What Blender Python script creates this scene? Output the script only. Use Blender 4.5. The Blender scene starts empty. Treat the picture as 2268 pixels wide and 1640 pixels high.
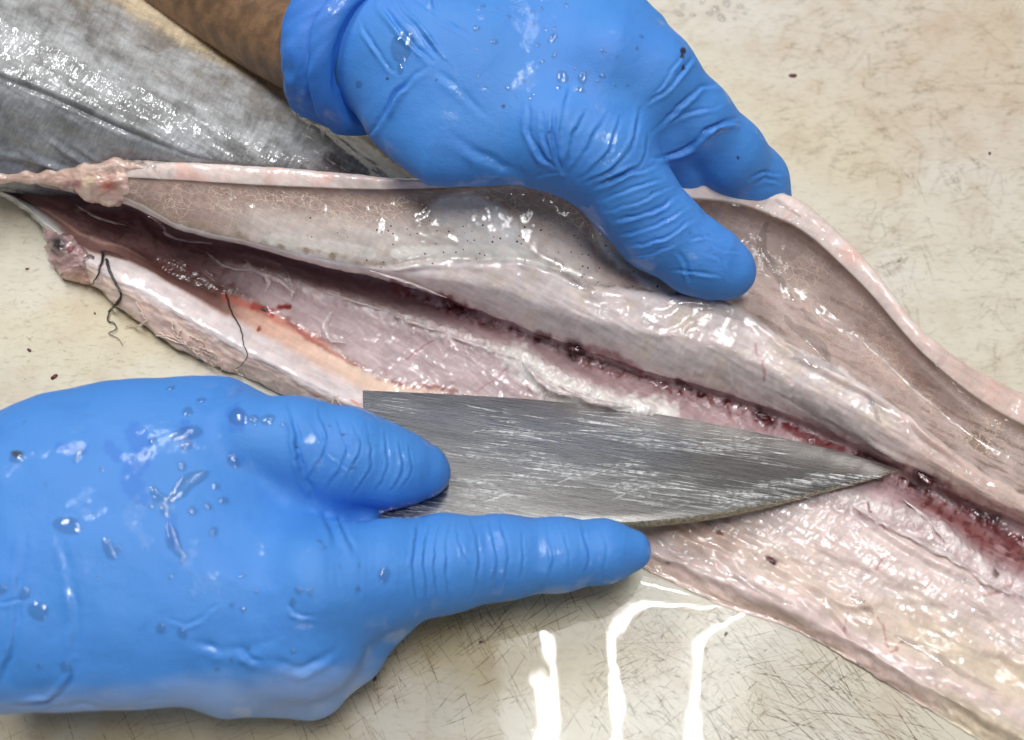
import bpy, math, random
import numpy as np
from mathutils import Vector

# ------------------------------------------------------------------ camera, world, lamps, exposure
W, H = 2268.0, 1640.0          # working grid in which the layout was measured
TILT = math.radians(25.0)
HF = math.radians(25.0)
DIST = 36.46                   # cm from lens to the middle of the board view
TH = math.tan(HF)
CAM = np.array([0.0, -DIST * math.sin(TILT), DIST * math.cos(TILT)])
FW = np.array([0.0, math.sin(TILT), -math.cos(TILT)])
UP = np.array([0.0, math.cos(TILT), math.sin(TILT)])
RT = np.array([1.0, 0.0, 0.0])

scene = bpy.context.scene
cd = bpy.data.cameras.new("camera")
cam = bpy.data.objects.new("camera", cd)
scene.collection.objects.link(cam)
cam.location = tuple(CAM * 0.01)
cam.rotation_euler = (TILT, 0, 0)
cd.sensor_fit = 'HORIZONTAL'
cd.angle = 2 * HF
cd.clip_start = 0.005
cd.clip_end = 50
cd.dof.use_dof = True
cd.dof.focus_distance = 0.345
cd.dof.aperture_fstop = 9.0
scene.camera = cam

world = bpy.data.worlds.new("World")
scene.world = world
world.use_nodes = True
wn = world.node_tree
bg = wn.nodes["Background"]
tc = wn.nodes.new("ShaderNodeTexCoord")
sp = wn.nodes.new("ShaderNodeSeparateXYZ")
rp = wn.nodes.new("ShaderNodeValToRGB")
wn.links.new(tc.outputs["Generated"], sp.inputs[0])
wn.links.new(sp.outputs["Z"], rp.inputs[0])
rp.color_ramp.elements[0].position = 0.0
rp.color_ramp.elements[0].color = (0.30, 0.30, 0.30, 1)
rp.color_ramp.elements[1].position = 1.0
rp.color_ramp.elements[1].color = (0.84, 0.84, 0.84, 1)
wn.links.new(rp.outputs[0], bg.inputs[0])
bg.inputs[1].default_value = 0.13


def at(px, py, z):
    """point in cm on the view ray of (px, py) at height z"""
    px = np.asarray(px, float); py = np.asarray(py, float); z = np.asarray(z, float)
    nx = (px / W - 0.5) * 2 * TH
    ny = -(py - H / 2) / W * 2 * TH
    dx = nx
    dy = FW[1] + ny * UP[1]
    dz = FW[2] + ny * UP[2]
    s = (z - CAM[2]) / dz
    return np.stack([CAM[0] + s * dx, CAM[1] + s * dy, z + 0 * s], -1)


def proj(P):
    d = P - CAM
    w = d @ FW
    return (d[..., 0] / w / (2 * TH) + 0.5) * W, H / 2 - (d @ UP) / w / (2 * TH) * W


def lamp_at(px, py, h):
    """where on a ceiling plane the wet board mirrors the pixel (px, py)"""
    P = at(px, py, 0.0)
    C2 = CAM * np.array([1, 1, -1])
    s = (h - C2[2]) / (0 - C2[2])
    return C2 + (P - C2) * s


LAMP_H = 165.0
def area_lamp(name, a, b, width, radiance, colour):
    a = np.array(a); b = np.array(b)
    L = np.linalg.norm(b - a)
    ld = bpy.data.lights.new(name, 'AREA')
    ld.shape = 'RECTANGLE'
    ld.size = width * 0.01
    ld.size_y = L * 0.01
    ld.energy = radiance * math.pi * (width * L * 1e-4)
    ld.color = colour
    o = bpy.data.objects.new(name, ld)
    scene.collection.objects.link(o)
    o.location = tuple((a + b) / 2 * 0.01)
    d = b - a
    o.rotation_euler = (0, 0, math.atan2(d[1], d[0]) - math.pi / 2)
    return o


COOL = (0.975, 0.99, 1.0)
pa = lamp_at(1365, 1300, LAMP_H); pb = lamp_at(1440, 2100, LAMP_H)
area_lamp("ceiling_panel_lamp", pa + [0, 6, 1.5], pb + [0, -6, 1.5], 44, 7.0, COOL)
for i, (x0, x1) in enumerate(((1190, 1255), (1345, 1420), (1505, 1590))):
    area_lamp("tube_lamp", lamp_at(x0, 1330, LAMP_H), lamp_at(x1, 2080, LAMP_H), 0.8, 190.0, COOL)


def extra_luminaire(x, y0, y1, k):
    """the same kind of fitting elsewhere overhead, some added for glints: a pale tray with three tubes"""
    area_lamp("ceiling_panel_lamp", np.array([x, y0 - 4, LAMP_H + 1.5]), np.array([x, y1 + 4, LAMP_H + 1.5]), 44, 5.5 * k, COOL)
    for dx in (-12, 0, 12):
        area_lamp("tube_lamp", np.array([x + dx, y0, LAMP_H]), np.array([x + dx, y1, LAMP_H]), 2.0, 70.0 * k, COOL)


extra_luminaire(-75, 50, 170, 0.9)
extra_luminaire(32, 58, 160, 0.32)  # unseen fitting, added so the lower blade mirrors something bright
extra_luminaire(45, -130, -250, 0.3)  # unseen fitting, added for glints and light on flesh facing the camera

scene.view_settings.view_transform = 'Standard'
scene.view_settings.look = 'None'
scene.view_settings.exposure = 0.06
scene.view_settings.gamma = 1.0
scene.render.engine = 'CYCLES'
scene.cycles.use_denoising = True
scene.cycles.max_bounces = 8
scene.cycles.transparent_max_bounces = 12
scene.cycles.caustics_reflective = False
scene.cycles.caustics_refractive = False
scene.cycles.sample_clamp_indirect = 6.0

rng = np.random.default_rng(11)
random.seed(5)
LINK = scene.collection.objects.link

# ------------------------------------------------------------------ numeric helpers
def lin(c):
    c = np.asarray(c, float) / 255.0
    return np.where(c <= 0.04045, c / 12.92, ((c + 0.055) / 1.055) ** 2.4)


def sstep(a, b, x):
    t = np.clip((x - a) / (b - a), 0, 1)
    return t * t * (3 - 2 * t)


_perm = np.random.default_rng(3).permutation(4096)
_g2 = np.random.default_rng(4).uniform(0, 2 * math.pi, 4096)
_gx, _gy = np.cos(_g2), np.sin(_g2)


def perlin(x, y, seed=0):
    x = np.asarray(x, float); y = np.asarray(y, float)
    xi = np.floor(x).astype(np.int64); yi = np.floor(y).astype(np.int64)
    xf = x - xi; yf = y - yi
    u = xf * xf * xf * (xf * (xf * 6 - 15) + 10)
    v = yf * yf * yf * (yf * (yf * 6 - 15) + 10)
    def g(ix, iy, dx, dy):
        h = _perm[(_perm[(ix + seed * 131) & 4095] + iy) & 4095]
        return _gx[h] * dx + _gy[h] * dy
    a = g(xi, yi, xf, yf); b = g(xi + 1, yi, xf - 1, yf)
    c = g(xi, yi + 1, xf, yf - 1); d = g(xi + 1, yi + 1, xf - 1, yf - 1)
    return ((a * (1 - u) + b * u) * (1 - v) + (c * (1 - u) + d * u) * v) * 1.5


def fbm(x, y, octv=4, seed=0, gain=0.5):
    s = 0; a = 1.0; n = 0
    for i in range(octv):
        s = s + a * perlin(x, y, seed + i * 7); n += a
        x = x * 2.03 + 5.1; y = y * 2.03 + 1.7; a *= gain
    return s / n


def pchip(xk, Y, x):
    """monotone cubic interpolation; Y is (n, m), result (len(x), m)"""
    xk = np.asarray(xk, float); Y = np.asarray(Y, float)
    h = np.diff(xk)[:, None]
    dl = np.diff(Y, axis=0) / h
    m = np.zeros_like(Y)
    m[0] = dl[0]; m[-1] = dl[-1]
    if len(xk) > 2:
        w1 = 2 * h[1:] + h[:-1]; w2 = h[1:] + 2 * h[:-1]
        same = dl[:-1] * dl[1:] > 0
        with np.errstate(divide='ignore', invalid='ignore'):
            hm = (w1 + w2) / (w1 / dl[:-1] + w2 / dl[1:])
        m[1:-1] = np.where(same, hm, 0)
    i = np.clip(np.searchsorted(xk, x, side='right') - 1, 0, len(xk) - 2)
    t = ((x - xk[i]) / (xk[i + 1] - xk[i]))[:, None]
    hh = h[i]
    return ((2 * t**3 - 3 * t**2 + 1) * Y[i] + (t**3 - 2 * t**2 + t) * hh * m[i]
            + (-2 * t**3 + 3 * t**2) * Y[i + 1] + (t**3 - t**2) * hh * m[i + 1])


def curve_pts(pts, n):
    """smooth polyline through pts (any dimension), n samples"""
    P = np.asarray(pts, float)
    d = np.r_[0, np.cumsum(np.linalg.norm(np.diff(P[:, :2], axis=0), axis=1) + 1e-6)]
    t = np.linspace(0, d[-1], n)
    # Catmull-Rom
    m = np.gradient(P, d, axis=0) if len(P) > 2 else np.repeat((P[1:] - P[:1]) / d[-1], 2, 0)
    i = np.clip(np.searchsorted(d, t, side='right') - 1, 0, len(P) - 2)
    h = (d[i + 1] - d[i])[:, None]
    s = ((t - d[i]))[:, None] / h
    return ((2*s**3-3*s**2+1)*P[i] + (s**3-2*s**2+s)*h*m[i] + (-2*s**3+3*s**2)*P[i+1] + (s**3-s**2)*h*m[i+1])


def dist_line(X, Y, pts, reach):
    """distance of (X, Y) to a polyline, the side sign and the run 0..1 along it; far points get reach*9"""
    P = curve_pts(pts, max(8, 5 * len(pts)))
    D = np.full(X.shape, reach * 9.0); S = np.zeros(X.shape); T = np.zeros(X.shape)
    lo = P.min(0) - reach; hi = P.max(0) + reach
    sel = np.nonzero((X > lo[0]) & (X < hi[0]) & (Y > lo[1]) & (Y < hi[1]))
    if len(sel[0]) == 0:
        return D, S, T
    x = X[sel]; y = Y[sel]
    bd = np.full(x.shape, 1e9); bs = np.zeros(x.shape); bt = np.zeros(x.shape)
    n = len(P) - 1
    for k in range(n):
        a = P[k]; b = P[k + 1]; ab = b - a; L2 = ab @ ab + 1e-9
        t = np.clip(((x - a[0]) * ab[0] + (y - a[1]) * ab[1]) / L2, 0, 1)
        dx = x - a[0] - t * ab[0]; dy = y - a[1] - t * ab[1]
        d = np.hypot(dx, dy)
        w = d < bd
        bd = np.where(w, d, bd)
        bs = np.where(w, np.sign(ab[0] * dy - ab[1] * dx), bs)
        bt = np.where(w, (k + t) / n, bt)
    D[sel] = bd; S[sel] = bs; T[sel] = bt
    return D, S, T


def poly_sd(X, Y, pts):
    """signed distance to a closed polygon, negative inside"""
    P = np.asarray(pts, float)
    d = np.full(X.shape, 1e18); s = np.ones(X.shape)
    n = len(P)
    for i in range(n):
        a = P[i]; b = P[i - 1]
        ex, ey = b - a
        wx = X - a[0]; wy = Y - a[1]
        t = np.clip((wx * ex + wy * ey) / (ex * ex + ey * ey + 1e-12), 0, 1)
        d = np.minimum(d, (wx - ex * t) ** 2 + (wy - ey * t) ** 2)
        c1 = Y >= a[1]; c2 = Y < b[1]; c3 = ex * wy > ey * wx
        flip = (c1 & c2 & c3) | (~c1 & ~c2 & ~c3)
        s = np.where(flip, -s, s)
    return s * np.sqrt(d)


# ------------------------------------------------------------------ mesh helpers
def empty(name, loc, label, cat, group=None):
    o = bpy.data.objects.new(name, None)
    o.empty_display_size = 0.01
    LINK(o)
    o.location = tuple(np.asarray(loc, float) * 0.01)
    o['label'] = label; o['category'] = cat
    if group: o['group'] = group
    return o


def new_mesh(name, V, F, mat, normals=None, cols=None, uv=None, smooth=True):
    """V in cm, F array of quads/tris or list; cols = {attr: (n,3|4)} per vertex"""
    me = bpy.data.meshes.new(name)
    V = np.asarray(V, float) * 0.01
    if isinstance(F, np.ndarray):
        nf, k = F.shape
        me.vertices.add(len(V)); me.vertices.foreach_set('co', V.astype(np.float32).ravel())
        me.loops.add(nf * k); me.loops.foreach_set('vertex_index', F.astype(np.int32).ravel())
        me.polygons.add(nf)
        me.polygons.foreach_set('loop_start', np.arange(0, nf * k, k, dtype=np.int32))
        me.update(calc_edges=True)
    else:
        me.from_pydata(V.tolist(), [], F); me.update()
    me.polygons.foreach_set('use_smooth', np.full(len(me.polygons), smooth))
    if cols:
        for a, c in cols.items():
            at_ = me.color_attributes.new(a, 'FLOAT_COLOR', 'POINT')
            c = np.asarray(c, float)
            if c.shape[1] == 3: c = np.c_[c, np.ones(len(c))]
            at_.data.foreach_set('color', c.astype(np.float32).ravel())
    if uv is not None:
        ul = me.uv_layers.new(name='UVMap')
        li = np.empty(len(me.loops), np.int32); me.loops.foreach_get('vertex_index', li)
        ul.data.foreach_set('uv', np.asarray(uv, np.float32)[li].ravel())
    if normals is not None:
        me.normals_split_custom_set_from_vertices(np.asarray(normals, float).tolist())
    if mat: me.materials.append(mat)
    return me


def add_obj(name, me, parent=None, loc=None, label=None, cat=None, kind=None, group=None):
    o = bpy.data.objects.new(name, me)
    LINK(o)
    if parent is not None:
        o.parent = parent
        bpy.context.view_layer.update()
        o.matrix_parent_inverse = parent.matrix_world.inverted()
    if loc is not None: o.location = tuple(np.asarray(loc, float) * 0.01)
    if label: o['label'] = label
    if cat: o['category'] = cat
    if kind: o['kind'] = kind
    if group: o['group'] = group
    return o


def grid_faces(nr, nc):
    i = np.arange(nr - 1)[:, None] * nc + np.arange(nc - 1)[None]
    return np.stack([i, i + 1, i + nc + 1, i + nc], -1).reshape(-1, 4)


def grid_normals(P):
    du = np.gradient(P, axis=1); dv = np.gradient(P, axis=0)
    n = np.cross(du, dv)
    return n / (np.linalg.norm(n, axis=-1, keepdims=True) + 1e-12)


def tube_mesh(name, P, R, mat, sides=7, cols=None):
    P = np.asarray(P, float); R = np.asarray(R, float) * np.ones(len(P))
    T = np.gradient(P, axis=0); T /= np.linalg.norm(T, axis=1, keepdims=True) + 1e-9
    up = np.array([0.13, 0.21, 0.97])
    A = np.cross(T, up); A /= np.linalg.norm(A, axis=1, keepdims=True) + 1e-9
    B = np.cross(T, A)
    a = np.linspace(0, 2 * math.pi, sides, endpoint=False)
    V = P[:, None] + R[:, None, None] * (np.cos(a)[None, :, None] * A[:, None] + np.sin(a)[None, :, None] * B[:, None])
    n = len(P)
    F = []
    for i in range(n - 1):
        for j in range(sides):
            F.append([i*sides+j, i*sides+(j+1) % sides, (i+1)*sides+(j+1) % sides, (i+1)*sides+j])
    F.append(list(range(sides))[::-1]); F.append([(n-1)*sides+j for j in range(sides)])
    return new_mesh(name, V.reshape(-1, 3), F, mat)


def surface_nets(F, org, h):
    ins = F < 0
    nx, ny, nz = F.shape
    c = np.zeros((nx-1, ny-1, nz-1), np.int8)
    for a in (0, 1):
        for b in (0, 1):
            for d in (0, 1):
                c += ins[a:nx-1+a, b:ny-1+b, d:nz-1+d]
    act = (c > 0) & (c < 8)
    I = np.argwhere(act)
    idx = np.full(act.shape, -1, np.int64); idx[act] = np.arange(len(I))
    acc = np.zeros((len(I), 3)); cnt = np.zeros(len(I))
    cor = [(a, b, d) for a in (0, 1) for b in (0, 1) for d in (0, 1)]
    for i, p in enumerate(cor):
        for q in cor[i+1:]:
            if sum(abs(p[k]-q[k]) for k in range(3)) != 1: continue
            fa = F[I[:, 0]+p[0], I[:, 1]+p[1], I[:, 2]+p[2]]
            fb = F[I[:, 0]+q[0], I[:, 1]+q[1], I[:, 2]+q[2]]
            m = (fa < 0) != (fb < 0)
            t = np.where(m, fa / np.where(m, fa - fb, 1), 0)[:, None]
            acc += np.where(m[:, None], np.array(p) + t * (np.array(q) - np.array(p)), 0)
            cnt += m
    V = org + (I + acc / cnt[:, None]) * h
    quads = []
    for ax in range(3):
        sl0 = [slice(1, -1)] * 3; sl1 = [slice(1, -1)] * 3
        sl0[ax] = slice(0, -1); sl1[ax] = slice(1, None)
        a = ins[tuple(sl0)]; b = ins[tuple(sl1)]
        for flip in (False, True):
            E = np.argwhere((a & ~b) if not flip else (~a & b))
            if not len(E): continue
            off = np.array([1, 1, 1]); off[ax] = 0
            E = E + off
            o1 = np.zeros(3, int); o2 = np.zeros(3, int)
            o1[(ax+1) % 3] = 1; o2[(ax+2) % 3] = 1
            q = [E - o1 - o2, E - o2, E, E - o1]
            Q = np.stack([idx[k[:, 0], k[:, 1], k[:, 2]] for k in q], 1)
            if flip: Q = Q[:, ::-1]
            quads.append(Q)
    return V, np.concatenate(quads)


class SDF:
    """smooth union of capsules, blobs and rounded slabs; everything in cm"""
    def __init__(s, lo, hi, h):
        s.h = h; s.org = np.asarray(lo, float)
        n = np.ceil((np.asarray(hi, float) - s.org) / h).astype(int) + 1
        s.x = s.org[0] + np.arange(n[0]) * h
        s.y = s.org[1] + np.arange(n[1]) * h
        s.z = s.org[2] + np.arange(n[2]) * h
        s.F = np.full(n, 50.0, np.float32)

    def box(s, lo, hi):
        r = []
        for k, ax in enumerate((s.x, s.y, s.z)):
            a = max(0, int((lo[k] - ax[0]) / s.h) - 1); b = min(len(ax), int((hi[k] - ax[0]) / s.h) + 3)
            r.append(slice(a, max(b, a + 1)))
        return tuple(r)

    def union(s, sl, f, k):
        g = s.F[sl]
        if k > 0:
            hh = np.clip(0.5 + 0.5 * (g - f) / k, 0, 1)
            s.F[sl] = g * (1 - hh) + f * hh - k * hh * (1 - hh)
        else:
            s.F[sl] = np.minimum(g, f)

    def chain(s, pts, k=0.5, flat=None):
        """pts: (x, y, z, r) tapered capsule chain"""
        P = np.asarray(pts, float)
        m = 2.2 + k
        lo = (P[:, :3] - P[:, 3:]).min(0) - m; hi = (P[:, :3] + P[:, 3:]).max(0) + m
        sl = s.box(lo, hi)
        X = s.x[sl[0]][:, None, None]; Y = s.y[sl[1]][None, :, None]; Z = s.z[sl[2]][None, None, :]
        best = None
        for a, b in zip(P[:-1], P[1:]):
            ab = b[:3] - a[:3]; L2 = ab @ ab
            t = np.clip(((X-a[0])*ab[0] + (Y-a[1])*ab[1] + (Z-a[2])*ab[2]) / L2, 0, 1)
            d = np.sqrt((X-a[0]-t*ab[0])**2 + (Y-a[1]-t*ab[1])**2 + (Z-a[2]-t*ab[2])**2)
            f = d - (a[3] + t * (b[3] - a[3]))
            if best is None: best = f
            else:
                q = 0.35; hh = np.clip(0.5 + 0.5 * (best - f) / q, 0, 1)
                best = best * (1-hh) + f * hh - q * hh * (1-hh)
        s.union(sl, best, k)

    def slab(s, poly, zc, half, R, k=0.6):
        """poly in world xy; zc(x, y) mid height, half(x, y) half thickness, rim rounded over R"""
        P = np.asarray(poly, float)
        X, Y = np.meshgrid(s.x, s.y, indexing='ij')
        d = poly_sd(X, Y, P)
        zc_ = zc(X, Y); hf = half(X, Y)
        q = np.clip(d + R, 0, None)[:, :, None]
        w = ((s.z[None, None, :] - zc_[:, :, None]) / hf[:, :, None] * R)
        f = (np.sqrt(q * q + w * w) - R) * (hf[:, :, None] / R) ** 0.5
        s.union(tuple(slice(0, n) for n in s.F.shape), f, k)

    def torus(s, c, nrm, rad, r, k=0.3, ey=1.0):
        c = np.asarray(c, float); n = np.asarray(nrm, float); n /= np.linalg.norm(n)
        X = s.x[:, None, None] - c[0]; Y = s.y[None, :, None] - c[1]; Z = s.z[None, None, :] - c[2]
        a = X*n[0] + Y*n[1] + Z*n[2]
        q = np.sqrt(np.clip(X*X + Y*Y + (Z*ey)**2 - a*a, 0, None))
        s.union(tuple(slice(0, m) for m in s.F.shape), np.sqrt((q - rad)**2 + a*a) - r, k)

    def mesh(s):
        return surface_nets(s.F, s.org, s.h)


def subdivided(V, F, levels=1):
    me = new_mesh('tmp', V, F, None)
    o = bpy.data.objects.new('tmp', me); LINK(o)
    md = o.modifiers.new('s', 'SUBSURF'); md.levels = levels; md.render_levels = levels
    dg = bpy.context.evaluated_depsgraph_get()
    m2 = bpy.data.meshes.new_from_object(o.evaluated_get(dg))
    n = len(m2.vertices)
    co = np.empty(n * 3, np.float32); m2.vertices.foreach_get('co', co)
    no = np.empty(n * 3, np.float32); m2.vertices.foreach_get('normal', no)
    fi = np.empty(len(m2.loops), np.int32); m2.loops.foreach_get('vertex_index', fi)
    bpy.data.objects.remove(o); bpy.data.meshes.remove(me); bpy.data.meshes.remove(m2)
    return co.reshape(-1, 3).astype(float) * 100, fi.reshape(-1, 4), no.reshape(-1, 3).astype(float)


# ------------------------------------------------------------------ material helpers
class NT:
    def __init__(s, name):
        s.m = bpy.data.materials.new(name); s.m.use_nodes = True
        s.t = s.m.node_tree; s.t.nodes.clear()
        s.out = s.t.nodes.new('ShaderNodeOutputMaterial')
        c = s.t.nodes.new('ShaderNodeTexCoord')
        s.cm = s.n('ShaderNodeVectorMath', operation='SCALE')
        s.t.links.new(c.outputs['Object'], s.cm.inputs[0]); s.cm.inputs['Scale'].default_value = 100.0
        s.P = s.cm.outputs[0]; s.tc = c

    def n(s, kind, **kw):
        nd = s.t.nodes.new(kind)
        for k, v in kw.items(): setattr(nd, k, v)
        return nd

    def set(s, sock, v):
        if v is None: return
        if isinstance(v, bpy.types.NodeSocket): s.t.links.new(v, sock)
        else:
            try: sock.default_value = v
            except Exception: sock.default_value = tuple(v) + (1.0,)

    def math(s, op, a, b=None, c=None, clamp=False):
        nd = s.n('ShaderNodeMath', operation=op, use_clamp=clamp)
        s.set(nd.inputs[0], a); s.set(nd.inputs[1], b)
        if c is not None: s.set(nd.inputs[2], c)
        return nd.outputs[0]

    def mix(s, f, a, b, blend='MIX'):
        nd = s.n('ShaderNodeMix', data_type='RGBA', blend_type=blend)
        s.set(nd.inputs[0], f); s.set(nd.inputs[6], a); s.set(nd.inputs[7], b)
        return nd.outputs[2]

    def noise(s, vec, scale, detail=3.0, rough=0.5, dist=0.0, out=0):
        nd = s.n('ShaderNodeTexNoise')
        s.set(nd.inputs['Vector'], vec); nd.inputs['Scale'].default_value = scale
        nd.inputs['Detail'].default_value = detail; nd.inputs['Roughness'].default_value = rough
        nd.inputs['Distortion'].default_value = dist
        return nd.outputs[out]

    def ramp(s, f, a, b, lo=0.0, hi=1.0):
        nd = s.n('ShaderNodeMapRange', interpolation_type='SMOOTHSTEP')
        s.set(nd.inputs[0], f); nd.inputs[1].default_value = a; nd.inputs[2].default_value = b
        nd.inputs[3].default_value = lo; nd.inputs[4].default_value = hi
        return nd.outputs[0]

    def mapping(s, vec, scale=(1, 1, 1), rot=(0, 0, 0), loc=(0, 0, 0)):
        nd = s.n('ShaderNodeMapping')
        s.set(nd.inputs[0], vec); nd.inputs['Scale'].default_value = scale
        nd.inputs['Rotation'].default_value = rot; nd.inputs['Location'].default_value = loc
        return nd.outputs[0]

    def attr(s, name):
        nd = s.n('ShaderNodeAttribute', attribute_name=name)
        return nd

    def bump(s, height, dist, strength=1.0, normal=None):
        nd = s.n('ShaderNodeBump')
        s.set(nd.inputs['Height'], height); nd.inputs['Distance'].default_value = dist
        s.set(nd.inputs['Strength'], strength)
        if normal is not None: s.set(nd.inputs['Normal'], normal)
        return nd.outputs[0]

    def principled(s, **kw):
        p = s.n('ShaderNodeBsdfPrincipled')
        for k, v in kw.items(): s.set(p.inputs[k.replace('_', ' ')], v)
        return p

    def finish(s, sh):
        s.t.links.new(sh, s.out.inputs[0]); return s.m


def mat_flesh(name, sss=0.45, coat=1.0, gl_rough=0.045):
    t = NT(name)
    col = t.attr('col').outputs['Color']
    mk = t.n('ShaderNodeSeparateColor'); t.set(mk.inputs[0], t.attr('msk').outputs['Color'])
    vein, speck, wet = mk.outputs[0], mk.outputs[1], mk.outputs[2]
    uv = t.tc.outputs['UV']
    # mottling and fibre grain of the tissue itself, fibres run with the fish
    n1 = t.noise(t.P, 1.6, 4, 0.55)
    n2 = t.noise(t.mapping(uv, (0.7, 4.0, 1)), 1.0, 4, 0.55, 1.2)
    n3 = t.noise(t.mapping(uv, (3.2, 1.2, 1), (0, 0, 0.35)), 1.0, 3, 0.5, 1.5)
    g = t.math('ADD', t.ramp(n1, 0.3, 0.7, -0.09, 0.09), t.math('ADD', t.ramp(n2, 0.3, 0.7, -0.07, 0.07), t.ramp(n3, 0.35, 0.7, -0.03, 0.05)))
    sc = t.n('ShaderNodeVectorMath', operation='SCALE'); t.set(sc.inputs[0], col); t.set(sc.inputs['Scale'], t.math('ADD', g, 1.0))
    c = sc.outputs[0]
    # pale vein net, cells drawn out along the fish
    uw = t.mapping(uv, (0.62, 1.0, 1))
    wv = t.n('ShaderNodeVectorMath', operation='MULTIPLY_ADD')
    t.set(wv.inputs[0], t.noise(uw, 3.4, 3, 0.6, out=1)); wv.inputs[1].default_value = (0.45, 0.45, 0.0); t.set(wv.inputs[2], uw)
    vo = t.n('ShaderNodeTexVoronoi', feature='DISTANCE_TO_EDGE', voronoi_dimensions='2D'); t.set(vo.inputs['Vector'], wv.outputs[0]); vo.inputs['Scale'].default_value = 4.4
    vo2 = t.n('ShaderNodeTexVoronoi', feature='DISTANCE_TO_EDGE', voronoi_dimensions='2D'); t.set(vo2.inputs['Vector'], wv.outputs[0]); vo2.inputs['Scale'].default_value = 8.0
    e = t.math('MAXIMUM', t.ramp(vo.outputs[0], 0.01, 0.08, 1, 0), t.math('MULTIPLY', t.ramp(vo2.outputs[0], 0.01, 0.11, 1, 0), 0.5))
    e = t.math('MULTIPLY', e, t.math('MULTIPLY', vein, t.ramp(t.noise(t.P, 0.9, 2), 0.35, 0.6, 0.2, 1.0)))
    c = t.mix(e, c, tuple(lin((222, 198, 178))))
    # dark pores
    vs = t.n('ShaderNodeTexVoronoi', feature='F1', voronoi_dimensions='2D'); t.set(vs.inputs['Vector'], uv); vs.inputs['Scale'].default_value = 5.6
    ss = t.n('ShaderNodeSeparateColor'); t.set(ss.inputs[0], vs.outputs['Color'])
    d = t.math('LESS_THAN', vs.outputs['Distance'], t.math('MULTIPLY', t.math('POWER', ss.outputs[0], 2.0), 0.2))
    d = t.math('MULTIPLY', d, t.math('GREATER_THAN', speck, ss.outputs[1]))
    c = t.mix(d, c, tuple(lin((40, 32, 28))))
    hb = t.math('ADD', t.math('MULTIPLY', n2, 0.7), t.math('MULTIPLY', n3, 0.5))
    hb = t.math('ADD', hb, t.math('MULTIPLY', e, 0.3))
    nb = t.bump(hb, 0.0003, 0.5)
    wn_ = t.noise(t.P, 0.62, 1, 0.35, 1.4)
    wn2 = t.noise(t.P, 2.4, 1, 0.4, 1.0)
    cb = t.bump(t.math('ADD', wn_, t.math('MULTIPLY', wn2, 0.075)), 0.0026, t.math('ADD', t.math('MULTIPLY', wet, 0.8), 0.2))
    p = t.principled(Base_Color=c, Roughness=0.42, Normal=nb)
    p.inputs['Subsurface Weight'].default_value = sss
    p.inputs['Subsurface Radius'].default_value = (1.0, 0.42, 0.32)
    p.inputs['Subsurface Scale'].default_value = 0.0022
    p.inputs['Specular IOR Level'].default_value = 0.3
    p.inputs['Coat Weight'].default_value = coat
    p.inputs['Coat Roughness'].default_value = gl_rough
    p.inputs['Coat IOR'].default_value = 1.5
    t.set(p.inputs['Coat Normal'], cb)
    return t.finish(p.outputs[0])


def mat_plain(name, rgb, rough=0.4, sss=0.0, coat=0.0, bump=0.0, bscale=12, spec=0.5):
    t = NT(name)
    n1 = t.noise(t.P, 6, 4)
    base = tuple(lin(rgb))
    c = t.mix(t.ramp(n1, 0.3, 0.7), tuple(np.array(base) * 0.78), tuple(np.clip(np.array(base) * 1.15, 0, 1)))
    p = t.principled(Base_Color=c, Roughness=rough)
    p.inputs['Subsurface Weight'].default_value = sss
    p.inputs['Subsurface Radius'].default_value = (1.0, 0.4, 0.3); p.inputs['Subsurface Scale'].default_value = 0.002
    p.inputs['Coat Weight'].default_value = coat; p.inputs['Coat Roughness'].default_value = 0.08
    p.inputs['Specular IOR Level'].default_value = spec
    if bump: t.set(p.inputs['Normal'], t.bump(t.noise(t.P, bscale, 3), bump))
    return t.finish(p.outputs[0])


def mat_water(name, f0=0.021, rough=0.035):
    t = NT(name)
    lw = t.n('ShaderNodeLayerWeight'); lw.inputs[0].default_value = 0.5
    f = t.math('ADD', t.math('MULTIPLY', t.math('POWER', lw.outputs['Facing'], 5.0), 1.0 - f0), f0)
    tr = t.n('ShaderNodeBsdfTransparent'); tr.inputs[0].default_value = (0.985, 0.99, 0.985, 1)
    g = t.n('ShaderNodeBsdfGlossy'); g.inputs['Roughness'].default_value = rough
    m = t.n('ShaderNodeMixShader')
    t.t.links.new(f, m.inputs[0]); t.t.links.new(tr.outputs[0], m.inputs[1]); t.t.links.new(g.outputs[0], m.inputs[2])
    return t.finish(m.outputs[0])


def mat_board():
    t = NT('worn_plastic_board')
    n1 = t.noise(t.P, 0.09, 4, 0.55); n2 = t.noise(t.P, 0.7, 5, 0.6); n3 = t.noise(t.mapping(t.P, (1.0, 2.4, 1), (0, 0, 0.5)), 2.4, 5, 0.65)
    c = t.mix(t.ramp(n1, 0.35, 0.65), tuple(lin((213, 208, 198))), tuple(lin((212, 204, 184))))
    c = t.mix(t.ramp(n2, 0.42, 0.72, 0, 0.6), c, tuple(lin((196, 180, 160))))
    c = t.mix(t.ramp(n3, 0.48, 0.76, 0, 0.5), c, tuple(lin((168, 152, 126))))
    st = t.attr('col').outputs['Color']
    c = t.mix(1.0, c, st, 'MULTIPLY')
    p = t.principled(Base_Color=c, Roughness=0.42)
    p.inputs['Subsurface Weight'].default_value = 0.0
    t.set(p.inputs['Normal'], t.bump(t.math('ADD', t.noise(t.P, 9, 4, 0.6), t.math('MULTIPLY', n3, 0.6)), 0.00012, 0.5))
    return t.finish(p.outputs[0])


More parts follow.
